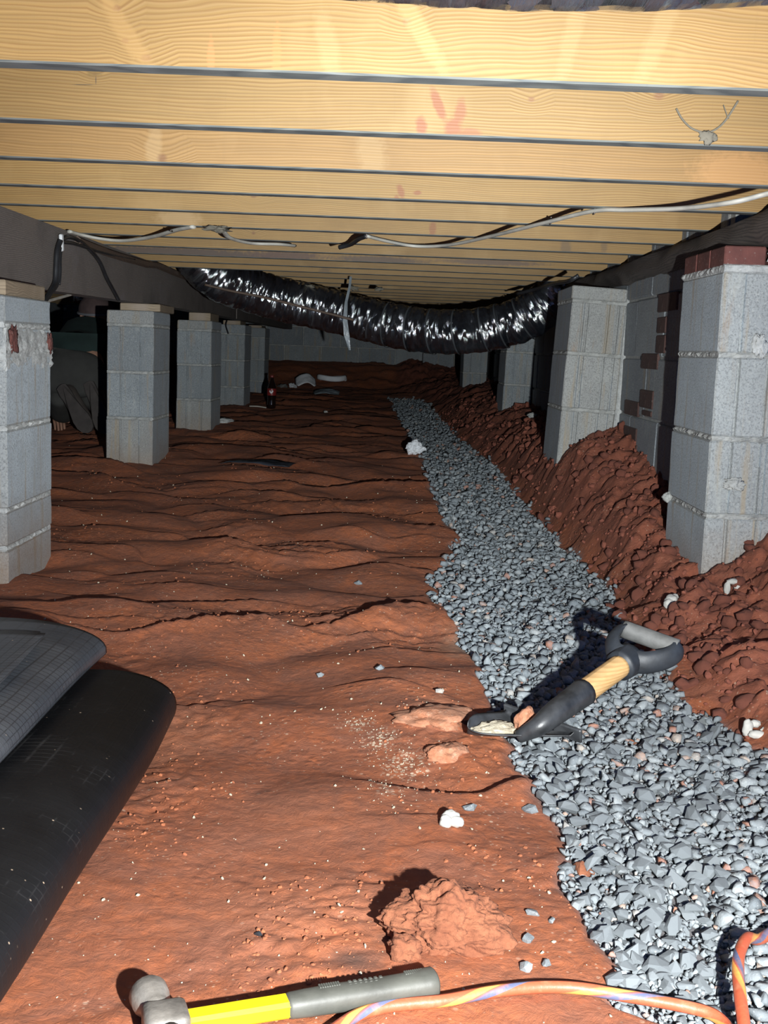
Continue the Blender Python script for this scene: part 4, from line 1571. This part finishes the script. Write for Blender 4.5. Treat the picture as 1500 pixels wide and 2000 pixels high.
# big clay lump in front
p = G2(868, 1840)
o = lump('clay_lump', 6.6, (.062, .046, .037), MAT['clod'], p + Vector((.002, .004, .019)), None, (0, 0, .1), 6, .26, True)
tag(o, 'big rough lump of red clay in front, above the hammer grip', 'clay lump')
lump_small = lump('clay_crumb', 8.8, (.016, .014, .012), MAT['clod'], G2(790, 1872) + Vector((0, 0, .006)), None, (0, 0, .2), 4, .4)
tag(lump_small, 'small clay crumb at the lower left of the big clay lump', 'clay lump')
# broken pale slab half sunk beside the shovel blade
for i, (px, py, sx, sy, lab) in enumerate(((850, 1400, .062, .055, 'pale pink flat rubble slab sunk in the clay left of the blade'), (870, 1475, .036, .026, 'smaller pink rubble piece in front of the sunken slab'))):
    p = G2(px, py)
    o = lump('rubble_slab', 12 + i * 5, (sx, sy, .016), MAT['pinkrock'], p + Vector((0, 0, -.002)), None, (0, 0, .3), 4, .3)
    tag(o, lab, 'rubble')

# ---------------------------------------------------------------- hammer
hp1 = G2(318, 1990)
hp1 = Vector((hp1.x, hp1.y, 0))
ha = Zp(352, 1984, .030)
hb = Zp(850, 1913, .026)
ax = (hb - ha)
HL = ax.length
g0 = max(gz(ha.x, ha.y), gz(hb.x, hb.y))
ham = thing('hammer', 'hammer with yellow shaft and black rubber grip, in the front', 'hammer', (ha.x, ha.y, 0), (0, 0, math.atan2(ax.y, ax.x)))
hz = g0 + .015


def round_bar(name, xs, mat):
    V, F = [], []
    N_ = 20
    for (x_, hy, hz_, ch) in xs:
        for s_ in range(N_):
            a = 2 * math.pi * s_ / N_
            V.append((x_, math.copysign(abs(math.cos(a)) ** .8, math.cos(a)) * hy, math.copysign(abs(math.sin(a)) ** .8, math.sin(a)) * hz_ + hz))
    for i in range(len(xs) - 1):
        for s_ in range(N_):
            t_ = (s_ + 1) % N_
            F.append((i * N_ + s_, i * N_ + t_, (i + 1) * N_ + t_, (i + 1) * N_ + s_))
    F.append(tuple(range(N_))[::-1])
    F.append(tuple((len(xs) - 1) * N_ + s_ for s_ in range(N_)))
    return link(name, mesh_from(name, V, F, mat, True), ham)


def oct_bar(name, xs, mat):
    V, F = [], []
    for (x_, hy, hz_, ch) in xs:
        for (a, b) in ((-hy, -hz_ + ch), (-hy + ch, -hz_), (hy - ch, -hz_), (hy, -hz_ + ch), (hy, hz_ - ch), (hy - ch, hz_), (-hy + ch, hz_), (-hy, hz_ - ch)):
            V.append((x_, a, b + hz))
    for i in range(len(xs) - 1):
        for s in range(8):
            t_ = (s + 1) % 8
            F.append((i * 8 + s, i * 8 + t_, (i + 1) * 8 + t_, (i + 1) * 8 + s))
    F.append(tuple(range(8))[::-1])
    F.append(tuple((len(xs) - 1) * 8 + s for s in range(8)))
    return link(name, mesh_from(name, V, F, mat, False), ham)


xg = (Zp(563, 1955, .03) - ha).length
oct_bar('shaft', [(.004, .0100, .0078, .003), (xg * .5, .0104, .0080, .0032), (xg + .004, .0106, .0082, .0034)], MAT['yellow'])
prof = []
for f, w in ((0, .0112), (.02, .0122), (.12, .0130), (.35, .0136), (.6, .0130), (.78, .0134), (.93, .0150), (.985, .0154), (1.0, .0135)):
    prof.append((xg + (HL - xg) * f, w, w * .86, w * .42))
round_bar('grip', prof, MAT['black_rubber'])
for f0, f1 in ((.22, .36), (.80, .93)):
    n_ = 9
    for i in range(n_):
        x_ = xg + (HL - xg) * (f0 + (f1 - f0) * i / n_)
        bm = bmesh.new()
        add_box(bm, (x_, .0045, hz + .0112), (.0020, .007, .002), .0005)
        bm_obj('grip_ridge', bm, MAT['black_rubber'], ham)
# grip lettering worn to a row of raised marks
bm = bmesh.new()
for i in range(7):
    x_ = xg + (HL - xg) * (.42 + .035 * i)
    add_box(bm, (x_, .0052, hz + .0111), (.0032, .0034, .0012), .0004)
for i in range(6):
    x_ = xg + (HL - xg) * (.415 + .035 * i)
    add_box(bm, (x_, .0012, hz + .0111), (.0028, .0030, .0012), .0004)
o = bm_obj('grip_marks', bm, MAT['black_rubber'], ham)
o['kind'] = 'stuff'
# head: cheek block round the shaft, round poll above, face below
bm = bmesh.new()
add_box(bm, (-.012, .002, hz), (.040, .040, .030), .007, None, 2)
bm_obj('head', bm, MAT['steel'], ham, True)
V, F, UV = tube_data([Vector((-.016, .016, hz + .001)), Vector((-.018, .026, hz + .001)), Vector((-.019, .032, hz + .001)), Vector((-.020, .040, hz + .001)), Vector((-.021, .052, hz + .001)), Vector((-.0215, .058, hz + .001)), Vector((-.022, .0605, hz + .001))], lambda u: (.0125, .0125, .014, .0175, .0180, .0150, .009)[int(round(u * 6))], 20)
link('peen', mesh_from('peen', V, F, MAT['steel']), ham)
V, F, UV = tube_data([Vector((-.012, -.016, hz)), Vector((-.010, -.030, hz)), Vector((-.009, -.040, hz)), Vector((-.008, -.055, hz)), Vector((-.008, -.059, hz))], lambda u: (.013, .0125, .0165, .017, .0155)[int(round(u * 4))], 20)
link('striking_face', mesh_from('striking_face', V, F, MAT['steel']), ham)

# ---------------------------------------------------------------- striped cord
cpts = []
for (px, py) in ((560, 2080), (640, 2022), (692, 1990), (745, 1974), (800, 1967), (870, 1960), (960, 1943), (1050, 1931), (1130, 1931), (1220, 1945), (1320, 1962), (1390, 1980), (1425, 2010), (1440, 2060), (1450, 2040), (1443, 1990), (1438, 1940), (1441, 1900), (1457, 1862), (1485, 1832), (1530, 1805), (1600, 1780)):
    p = Zp(px, py, .012)
    ongr = float(gravel_mask(np.array([p.x]), np.array([p.y]))[0])
    p.z = gz(p.x, p.y) + .0075 + .016 * ongr
    cpts.append(p)
for k_, dz in ((13, .012), (14, .016), (15, .02), (16, .022), (17, .022), (18, .018)):
    cpts[k_].z += dz
o = tube('extension_cord', cpts, .0060, MAT['cord'], None, 12, None, None, 10)
tag(o, 'orange cord with yellow and blue spiral stripes, across the bottom right', 'cord')


# ---------------------------------------------------------------- shovel
def shovel():
    """Short D-grip shovel lying tip to the left, grip propped up to the right."""
    a = Zp(1060, 1412, .055)      # socket root
    b = Zp(1212, 1300, .105)      # collar of the D-grip
    dirv = (b - a).normalized()
    t = thing('shovel', 'short D-handled shovel lying across the gravel edge', 'shovel', (a.x, a.y, 0))
    o0 = t.location
    fw = Vector((dirv.x, dirv.y, 0)).normalized()
    c1 = Zp(1140, 1352, .080)
    # socket: bends up from the blade
    s0 = Zp(1012, 1440, .026)
    tube('socket', [p - o0 for p in (s0, Zp(1030, 1430, .036), Zp(1055, 1416, .050), Zp(1085, 1392, .064), c1)], lambda u: .0095 + .0135 * u, MAT['black_steel'], t, 18)
    tube('shaft', [p - o0 for p in (c1 - (b - c1) * .1, c1.lerp(b, .5), b)], .0198, MAT['handle'], t, 20, None, None, 4)
    for i in range(5):
        q = c1.lerp(b, .42 + .07 * i)
    # D-grip
    gl_ = Zp(1228, 1232, .150)
    gr_ = Zp(1312, 1262, .135)
    mid = (gl_ + gr_) / 2
    side = (gr_ - gl_).normalized()
    neck = b
    up = side.cross(dirv).normalized()
    if up.z < 0:
        up = -up
    collar = [p - o0 for p in (b - dirv * .004, b + dirv * .030)]
    tube('grip_collar', collar, lambda u: .026 + .003 * u, MAT['black_plastic'], t, 20, None, None, 4)
    hw = (gr_ - gl_).length / 2 + .014
    Ax = (mid - b)
    yl = Ax.length
    ya = Ax.normalized()
    for sgn in (-1, 1):
        pts = [b + ya * .020 + side * (sgn * .010), b + ya * (yl * .32) + side * (sgn * hw * .55), b + ya * (yl * .62) + side * (sgn * hw * .92), b + ya * (yl * .88) + side * (sgn * hw * 1.0), b + ya * (yl * 1.04) + side * (sgn * hw * .90)]
        tube('grip_arm', [p - o0 for p in pts], lambda u: .0165 - .003 * u, MAT['black_plastic'], t, 14, (1.25, .62))
    bar = tube('grip_bar', [gl_ - side * .010 - o0, mid - o0, gr_ + side * .010 - o0], .0155, MAT['dusty_plastic'], t, 18, None, None, 4)
    bar['label'] = 'worn grey grip bar'
    # blade: a dished plate with turned-up shoulders; the root line runs skew to the cutting end
    SL, SR = Zp(988, 1404, .030), Zp(1124, 1452, .020)
    TL, TR = Zp(912, 1410, .036), Zp(912, 1450, .022)
    root = (SL + SR) / 2
    tip = (TL + TR) / 2
    ux = (tip - root)
    L = ux.length
    ux = ux.normalized()
    uy = (SR - SL).normalized()
    uz = ux.cross(uy).normalized()
    if uz.z < 0:
        uz = -uz
    V, F = [], []
    NU, NV = 36, 20
    for th in (0, 1):
        for i in range(NU + 1):
            u = i / NU
            for j in range(NV + 1):
                v = -1 + 2 * j / NV
                k = 1 if u < .62 else max(.02, (1 - ((u - .62) / .38) ** 2.6)) ** (1 / 2.6)
                A = SL.lerp(TL, u)
                Bq = SR.lerp(TR, u)
                c_ = (A + Bq) / 2
                dish = .014 * v * v - .004
                sh = .012 * max(0, 1 - u / .06) * (abs(v) ** .6)
                p = c_ + (Bq - A) * (.5 * v * k) + uz * (dish + sh + .004 - th * .0025)
                V.append(p - o0)
    w = NV + 1
    off = (NU + 1) * w
    for i in range(NU):
        for j in range(NV):
            a_ = i * w + j
            F.append((a_, a_ + 1, a_ + w + 1, a_ + w))
            F.append((off + a_, off + a_ + w, off + a_ + w + 1, off + a_ + 1))
    for i in range(NU):
        for j in (0, NV):
            a_ = i * w + j
            F.append((a_, a_ + w, off + a_ + w, off + a_))
    for j in range(NV):
        for i in (0, NU):
            a_ = i * w + j
            F.append((a_, a_ + 1, off + a_ + 1, off + a_))
    link('blade', mesh_from('blade', V, F, MAT['black_steel']), t)
    # caked mud on the blade
    bm = bmesh.new()
    bmesh.ops.create_icosphere(bm, subdivisions=4, radius=1)
    for v in bm.verts:
        d_ = v.co.normalized()
        k = 1 + .35 * mnoise.noise(d_ * 2.5) + .2 * mnoise.noise(d_ * 8)
        q = root + (tip - root) * (.62 + .29 * d_.x * k) + (TR - TL) * (.33 * d_.y * k) + uz * (.004 + d_.z * .006 * k + .010 * (d_.y * .5) ** 2)
        v.co = q - o0
    mo = bm_obj('mud_cake', bm, MAT['mud'], t, True)
    mo['label'] = 'dried pale mud caked on the blade'
    # raised step edges at the shoulder
    for v_ in (-1, 1):
        bm = bmesh.new()
        c = root + uy * (v_ * (SR - SL).length * .36) + uz * .014 - ux * .002
        add_box(bm, (0, 0, 0), (.007, .050, .026), .002)
        ob = bm_obj('foot_step', bm, MAT['black_steel'], t, False)
        ob.matrix_basis = Matrix.Translation(c - o0) @ Matrix((uz.cross(uy) * -1, uy, uz)).transposed().to_4x4() @ Matrix.Rotation(R(20), 4, 'Y')
    return t, root, ux, uy, uz, L


sh, root, ux, uy, uz, L = shovel()
p = Zp(1024, 1408, .045)
o = lump('rubble_piece', 21, (.017, .012, .026), MAT['pinkrock'], p, None, (.2, .25, .4), 3, .35)
tag(o, 'orange-pink rubble chunk standing on the shovel blade', 'rubble')


# ---------------------------------------------------------------- rolls of black vapour barrier
def film_roll(name, label, xc, y0, y1, rx, rz, zc, turns, start, seed, mat='film', under=None):
    """A loosely wound sheet: a flattened spiral section swept along the roll, waving a little."""
    n = 40 * turns
    ny = 60
    V, F, UV = [], [], []
    for i in range(ny + 1):
        v = i / ny
        y = y0 + (y1 - y0) * v
        for j in range(n + 1):
            u = j / n
            a = start + 2 * math.pi * turns * u
            k = .55 + .45 * u
            wob = 1 + .05 * mnoise.noise(Vector((y * 3.0, math.cos(a) * 1.2, seed + math.sin(a))))
            ex = math.copysign(abs(math.cos(a)) ** .85, math.cos(a))
            ez = math.copysign(abs(math.sin(a)) ** .9, math.sin(a))
            z = zc + ez * rz * k * wob
            yy = y + (.03 * mnoise.noise(Vector((u * 5, seed, 1))) if i in (0, ny) else 0) - .025 * (1 - k) * 2 * (1 if v > .5 else -1) * (1 if v > .97 or v < .03 else 0)
            xx = xc + ex * rx * k * wob + .006 * math.sin(y * 4 + seed)
            if under:        # it lies on the lower roll
                dx = abs(xx - under[0]) / under[1]
                if dx < 1:
                    z = max(z, under[2] + under[3] * (1 - dx ** 2.2) ** (1 / 2.2) + .006 + .004 * u)
            V.append((xx, yy, z))
            UV.append((u * turns * .45, y))
    w = n + 1
    for i in range(ny):
        for j in range(n):
            F.append((i * w + j, i * w + j + 1, (i + 1) * w + j + 1, (i + 1) * w + j))
    me = mesh_from(name, V, F, MAT[mat], True, UV)
    o = link(name, me)
    md = o.modifiers.new('thickness', 'SOLIDIFY')
    md.thickness = .0012
    tag(o, label, 'plastic roll')
    return o


e1 = Zp(358, 1400, .035)
film_roll('vapour_barrier_roll', 'fatter matte black plastic sheet roll on the clay, at lower left', e1.x - .120, .55, e1.y, .118, .056, .055, 3, 3.4, 2.0)
e2 = Zp(242, 1264, .122)
roll_b = film_roll('vapour_barrier_roll', 'upper black plastic sheet roll at the left edge, with worn scrim grid', e2.x - .165, .90, e2.y - .03, .168, .047, .126, 2, 3.6, 5.0, 'film_sheen',
                   (e1.x - .120, .120, .055, .058))
# loose flap lying over the upper roll
V, F, UV = [], [], []
f0 = Zp(85, 1245, .174)
for i in range(25):
    for j in range(15):
        u, v = i / 24, j / 14
        y = 1.1 + (f0.y - 1.1) * u
        x = f0.x - .30 * v + .02 * math.sin(3 * u)
        V.append((x, y + .03 * v, .178 - .22 * (max(0, v - .2)) ** 2 + .006 * mnoise.noise(Vector((x * 9, y * 5, 2)))))
        UV.append((x, y))
for i in range(24):
    for j in range(14):
        a = i * 15 + j
        F.append((a, a + 1, a + 16, a + 15))
fo = link('loose_flap', mesh_from('loose_flap', V, F, MAT['film_sheen'], True, UV), roll_b)
fo.modifiers.new('thickness', 'SOLIDIFY').thickness = .0012
fo['label'] = 'loose sheet edge lapped over the roll'

# ---------------------------------------------------------------- far odds and ends
p = G2(530, 798)
bo_ = thing('soda_bottle', 'dark soda bottle with a red label standing by the last piers', 'bottle', p)
k = 1.0
lathe('bottle_body', [(.026, 0), (.033, .008), (.034, .03), (.031, .06), (.033, .085), (.034, .10), (.034, .15), (.031, .165), (.022, .19), (.014, .215), (.0125, .225), (.0125, .232)], MAT['cola'], bo_, 24)
lb = lathe('bottle_label', [(.0346, .098), (.0350, .10), (.0350, .148), (.0346, .150)], MAT['label_red'], bo_, 24)
bm = bmesh.new()
for a in np.linspace(-1.95, -1.2, 10):
    add_box(bm, (.0352 * math.cos(a), .0352 * math.sin(a), .124 + .006 * math.sin(a * 9)), (.004, .002, .010 + .006 * (math.sin(a * 13) > 0)), .0006, Euler((0, 0, a + math.pi / 2)))
bm_obj('label_glint', bm, MAT['label_white'], bo_)  # white flecks modelled for the highlight on the label
lathe('bottle_cap', [(.0145, .232), (.0150, .234), (.0150, .246), (.0135, .249)], MAT['red_cap'], bo_, 18)


def sheet(name, label, c, w, d, bend, rot, mat, cat, lift=.02):
    V, F = [], []
    n_, m2 = 14, 8
    for i in range(n_ + 1):
        for j in range(m2 + 1):
            u, v = i / n_ - .5, j / m2 - .5
            V.append((u * w, v * d, lift + bend * math.cos(u * 3.0) - bend * .2 + .01 * mnoise.noise(Vector((u * 5, v * 5, w * 9)))))
    for i in range(n_):
        for j in range(m2):
            a = i * (m2 + 1) + j
            F.append((a, a + 1, a + m2 + 2, a + m2 + 1))
    o = link(name, mesh_from(name, V, F, MAT[mat]), None, c, rot)
    o.modifiers.new('thickness', 'SOLIDIFY').thickness = .002
    return tag(o, label, cat)


p = G2(597, 752)
sheet('paper_sheet', 'curled white sheet on the far floor, left of the pale coil', p, .20, .16, .07, (R(35), 0, R(10)), 'paper', 'paper', .03)
p = G2(572, 757)
sheet('paper_scrap', 'small white torn scrap left of the curled white sheet', p, .09, .06, .02, (R(40), R(15), R(30)), 'paper', 'paper', .01)
p = G2(637, 770)
sheet('plastic_scrap', 'grey crumpled plastic piece in front of the curled sheet', p, .24, .12, .03, (R(20), 0, R(-8)), 'clear', 'plastic sheet', .01)
p = G2(648, 745)
co = []
for i in range(61):
    a = 2 * math.pi * i / 20
    co.append(p + Vector((.135 * math.cos(a), .11 * math.sin(a), .018 + .009 * i / 20 + .008 * math.sin(a * 2 + 1))))
o = tube('hose_coil', co, .018, MAT['paper'], None, 10, None, None, 1)
tag(o, 'flat pale hose coil on the far floor before the back wall', 'hose')
p = G2(552, 757)
o = lump('debris_piece', 51, (.05, .03, .022), MAT['dusty_plastic'], p + Vector((0, 0, .012)), None, (0, 0, .3), 3, .5)
tag(o, 'dim grey debris lump between the bottle and the white sheets', 'debris')
p = G2(437, 826)
o = lump('debris_piece', 53, (.05, .03, .018), MAT['mortar_pale'], p + Vector((0, 0, .008)), None, (0, 0, .3), 3, .7)
tag(o, 'pale mortar scrap at the foot of the brown-capped pier', 'debris')
p = G2(636, 806)
o = lump('debris_piece', 55, (.018, .010, .008), MAT['white'], p + Vector((0, 0, .006)), None, (0, 0, -.3), 3, .4)
tag(o, 'tiny white chip alone on the dark far floor, mid frame', 'debris')
p = G2(505, 912)
sheet('film_scrap', 'flat dark film scrap on the clay right of the fluted pier', p, .30, .16, .012, (0, 0, R(-8)), 'scrap', 'plastic sheet', .012)
a, b = G2(487, 797), G2(520, 800)
o = tube('stick', [a + Vector((0, 0, .012)), (a + b) / 2 + Vector((0, 0, .016)), b + Vector((0, 0, .012))], .005, MAT['stick'], None, 6)
tag(o, 'thin pale stick lying at the left of the soda bottle', 'stick')
p = G2(1040, 826)
o = lump('debris_piece', 57, (.03, .02, .015), MAT['mortar'], p + Vector((0, 0, .01)), None, (0, 0, .5), 3, .6)
tag(o, 'pale mortar chip on the heap below the dim pilaster', 'debris')


# ---------------------------------------------------------------- the crouching person
def skin_mesh(name, joints, bones, mat, parent, root=0, sub=2, loc=(0, 0, 0)):
    me = bpy.data.meshes.new(name)
    names = list(joints)
    me.from_pydata([joints[n_][0] for n_ in names], [(names.index(a), names.index(b)) for a, b in bones], [])
    o = link(name, me, parent, loc)
    md = o.modifiers.new('skin', 'SKIN')
    md.use_smooth_shade = True
    for i, n_ in enumerate(names):
        rr = joints[n_][1]
        me.skin_vertices[0].data[i].radius = rr if isinstance(rr, tuple) else (rr, rr)
        me.skin_vertices[0].data[i].use_root = (i == root)
    sd = o.modifiers.new('smooth', 'SUBSURF')
    sd.levels = sub
    sd.render_levels = sub
    bpy.context.view_layer.update()
    dg = bpy.context.evaluated_depsgraph_get()
    nm = bpy.data.meshes.new_from_object(o.evaluated_get(dg))
    o.modifiers.clear()
    o.data = nm
    nm.materials.clear()
    nm.materials.append(mat)
    nm.polygons.foreach_set('use_smooth', [True] * len(nm.polygons))
    return o


hip = P(146, 728, 6.0)
gzp = gz(hip.x, hip.y)
per = thing('person', 'person crouching with back turned, in cap, dark green shirt and khaki trousers', 'person', (hip.x, hip.y, gzp))
hz_ = hip.z - gzp          # pelvis height over the ground
shz = P(140, 661, 6.3).z - gzp
hdz = P(140, 612, 6.45).z - gzp
kz = .085
J = {
    'pelvis': ((0, 0, hz_), (.115, .105)), 'waist': ((0, .09, hz_ + .09), (.118, .098)), 'chest': ((0, .22, shz - .07), (.150, .105)), 'shoul': ((0, .30, shz - .01), (.10, .075)),
    'neck': ((0, .37, shz + .035), .052), 'skull': ((0, .42, hdz - .01), (.072, .088)), 'crown': ((0, .435, hdz + .055), (.055, .07)), 'face': ((0, .50, hdz - .03), (.045, .05)), 'jaw': ((0, .50, hdz - .07), (.032, .03)),
    'shL': ((-.17, .29, shz - .03), .058), 'elL': ((-.215, .24, shz - .26), .043), 'wrL': ((-.19, .30, .14), .027), 'paL': ((-.185, .33, .085), (.040, .017)),
    'shR': ((.17, .29, shz - .03), .058), 'elR': ((.22, .38, shz - .24), .043), 'wrR': ((.14, .54, .20), .027), 'paR': ((.125, .60, .18), (.040, .017)),
    'hpL': ((-.10, .02, hz_ - .03), .095), 'knL': ((-.16, .36, kz), .058), 'shinL': ((-.115, .16, .135), .050), 'anL': ((-.080, -.01, .200), .036),
    'hpR': ((.10, .02, hz_ - .03), .095), 'knR': ((.20, .38, kz), .058), 'shinR': ((.14, .17, .135), .050), 'anR': ((.085, .0, .205), .036),
}
B = [('pelvis', 'waist'), ('waist', 'chest'), ('chest', 'shoul'), ('shoul', 'neck'), ('neck', 'skull'), ('skull', 'crown'), ('skull', 'face'), ('face', 'jaw'),
     ('shoul', 'shL'), ('shL', 'elL'), ('elL', 'wrL'), ('wrL', 'paL'), ('shoul', 'shR'), ('shR', 'elR'), ('elR', 'wrR'), ('wrR', 'paR'),
     ('pelvis', 'hpL'), ('hpL', 'knL'), ('knL', 'shinL'), ('shinL', 'anL'), ('pelvis', 'hpR'), ('hpR', 'knR'), ('knR', 'shinR'), ('shinR', 'anR')]
for sd_, pa, fd in (('L', J['paL'][0], (0.02, .35, -1.0)), ('R', J['paR'][0], (-.1, 1.0, -.35))):
    f_ = Vector(fd).normalized()
    s_ = Vector((1, 0, 0))
    for fi, (off, ln) in enumerate(((-.027, .062), (-.009, .074), (.009, .070), (.026, .055))):
        b0 = Vector(pa) + s_ * off + f_ * .02
        m1 = b0 + f_ * ln * .5 + Vector((0, .006, 0))
        m2 = b0 + f_ * ln + Vector((0, .004, -.006))
        J['f%d%s' % (fi, sd_)] = (tuple(b0), .0088)
        J['g%d%s' % (fi, sd_)] = (tuple(m1), .0082)
        J['h%d%s' % (fi, sd_)] = (tuple(m2), .0068)
        B += [('pa' + sd_, 'f%d%s' % (fi, sd_)), ('f%d%s' % (fi, sd_), 'g%d%s' % (fi, sd_)), ('g%d%s' % (fi, sd_), 'h%d%s' % (fi, sd_))]
    sg = 1 if sd_ == 'L' else -1
    th = Vector(pa) + s_ * (sg * .034) - f_ * .012
    J['t0' + sd_] = (tuple(th), .010)
    J['t1' + sd_] = (tuple(th + s_ * (sg * .018) + f_ * .028), .0088)
    J['t2' + sd_] = (tuple(th + s_ * (sg * .022) + f_ * .052), .0072)
    B += [('pa' + sd_, 't0' + sd_), ('t0' + sd_, 't1' + sd_), ('t1' + sd_, 't2' + sd_)]
skin_mesh('body', J, B, MAT['skin'], per)
# features of the head
hc = Vector((0, .44, hdz))
for sg in (-1, 1):
    lump('ear', 3 + sg, (.010, .018, .028), MAT['skin'], hc + Vector((sg * .080, .0, -.012)), per, (0, 0, sg * .3), 3, .2)
    lump('eye', 5 + sg, (.010, .008, .008), MAT['eye'], hc + Vector((sg * .026, .105, -.005)), per, (0, 0, 0), 3, .05)
lump('nose', 6, (.012, .018, .020), MAT['skin'], hc + Vector((0, .112, -.032)), per, (.3, 0, 0), 3, .1)
lump('mouth', 7, (.022, .008, .006), MAT['cap'], hc + Vector((0, .094, -.068)), per, (0, 0, 0), 3, .1)
# clothing
e_ = .016


def grow(n_, k):
    p_, rr = J[n_]
    return (p_, tuple(x + k for x in rr) if isinstance(rr, tuple) else rr + k)


SJ = {n_: grow(n_, k) for n_, k in (('waist', .030), ('chest', .030), ('shoul', .022), ('shL', .020), ('shR', .020), ('elL', .012), ('elR', .012))}
SJ['elL'] = (tuple(Vector(J['shL'][0]).lerp(Vector(J['elL'][0]), .78)), .060)
SJ['elR'] = (tuple(Vector(J['shR'][0]).lerp(Vector(J['elR'][0]), .78)), .060)
SJ['hem'] = ((0, .03, hz_ + .05), (.138, .122))
skin_mesh('shirt', SJ, [('chest', 'waist'), ('waist', 'hem'), ('chest', 'shoul'), ('shoul', 'shL'), ('shL', 'elL'), ('shoul', 'shR'), ('shR', 'elR')], MAT['shirt'], per, 1)
TJ = {n_: grow(n_, k) for n_, k in (('pelvis', .024), ('hpL', .022), ('hpR', .022), ('knL', .018), ('knR', .018), ('shinL', .018), ('shinR', .018), ('anL', .018), ('anR', .018))}
for q in 'LR':
    a_, b_ = Vector(J['an' + q][0]), Vector(J['shin' + q][0])
    TJ['cuff' + q] = (tuple(a_ + (a_ - b_).normalized() * .045), .056)
TJ['belt'] = ((0, .06, hz_ + .05), (.130, .108))
skin_mesh('trousers', TJ, [('pelvis', 'belt'), ('pelvis', 'hpL'), ('hpL', 'knL'), ('knL', 'shinL'), ('shinL', 'anL'), ('anL', 'cuffL'), ('pelvis', 'hpR'), ('hpR', 'knR'), ('knR', 'shinR'), ('shinR', 'anR'), ('anR', 'cuffR')], MAT['trousers'], per)
# cap, worn peak forward, with its band
bm = bmesh.new()
bmesh.ops.create_uvsphere(bm, u_segments=28, v_segments=16, radius=1)
bmesh.ops.delete(bm, geom=[v for v in bm.verts if v.co.z < -.25], context='VERTS')
for v in bm.verts:
    v.co = Vector((v.co.x * .094, v.co.y * .112, v.co.z * .098))
cp = bm_obj('cap', bm, MAT['cap'], per, True, hc + Vector((0, -.012, .020)), (R(8), 0, 0))
tube('cap_band', [Vector((.096 * math.cos(a), .114 * math.sin(a), -.012)) for a in np.linspace(0, 2 * math.pi, 33)], .007, MAT['capband'], cp, 8, None, None, 1)
V, F = [], []
for i in range(13):
    a = R(20 + 140 * i / 12)
    for r_, z_ in ((1.0, 0), (1.55, -.018)):
        V.append((.094 * math.cos(a) * (1 if r_ == 1 else 1.0), .112 * math.sin(a) * r_, -.018 + z_))
for i in range(12):
    F.append((2 * i, 2 * i + 1, 2 * i + 3, 2 * i + 2))
pk = link('cap_peak', mesh_from('cap_peak', V, F, MAT['cap']), cp)
pk.modifiers.new('thickness', 'SOLIDIFY').thickness = .005
# boots, soles turned to the viewer, toes on the ground
for sg, an in ((-1, J['anL'][0]), (1, J['anR'][0])):
    bt = bpy.data.objects.new('boot', None)
    COL.objects.link(bt)
    bt.parent = per
    heel = P(118, 752, 5.86) if sg < 0 else P(172, 745, 5.9)
    toe = P(158, 816, 5.84) if sg < 0 else P(196, 812, 5.9)
    heel = heel - per.location
    toe = toe - per.location
    toe.z = max(toe.z, gz(per.location.x + toe.x, per.location.y + toe.y) - gzp + .01)
    ld = (toe - heel).normalized()
    LB = .285
    nrm = Vector((0, -1, .12))
    nrm = (nrm - ld * nrm.dot(ld)).normalized()
    sdv = ld.cross(nrm)
    bt.matrix_basis = Matrix.Translation(heel) @ Matrix((ld, sdv, nrm)).transposed().to_4x4()
    V, F = [], []
    outl = [(0, .010), (.008, .028), (.05, .034), (.10, .031), (.15, .036), (.20, .047), (.24, .046), (.27, .034), (LB, .012)]
    ring = [(x_, w_) for x_, w_ in outl] + [(x_, -w_ * .9) for x_, w_ in outl[::-1]]
    for zz_ in (0, -.020):
        for (x_, w_) in ring:
            V.append((x_, w_, zz_ - (.012 if .07 < x_ < .14 and zz_ == 0 else 0) * 1.0))
    n_ = len(ring)
    for s in range(n_):
        t_ = (s + 1) % n_
        F.append((s, t_, n_ + t_, n_ + s))
    F.append(tuple(range(n_)))
    F.append(tuple(n_ + s for s in range(n_))[::-1])
    link('sole', mesh_from('sole', V, F, MAT['sole'], False), bt)
    tube('boot_upper', [Vector((.265, 0, -.030)), Vector((.22, 0, -.045)), Vector((.15, 0, -.052)), Vector((.08, 0, -.060)), Vector((.035, 0, -.080)), Vector((.015, 0, -.14))], lambda u: .026 + .022 * min(1, u * 3.5), MAT['boot'], bt, 16, (.8, .95))
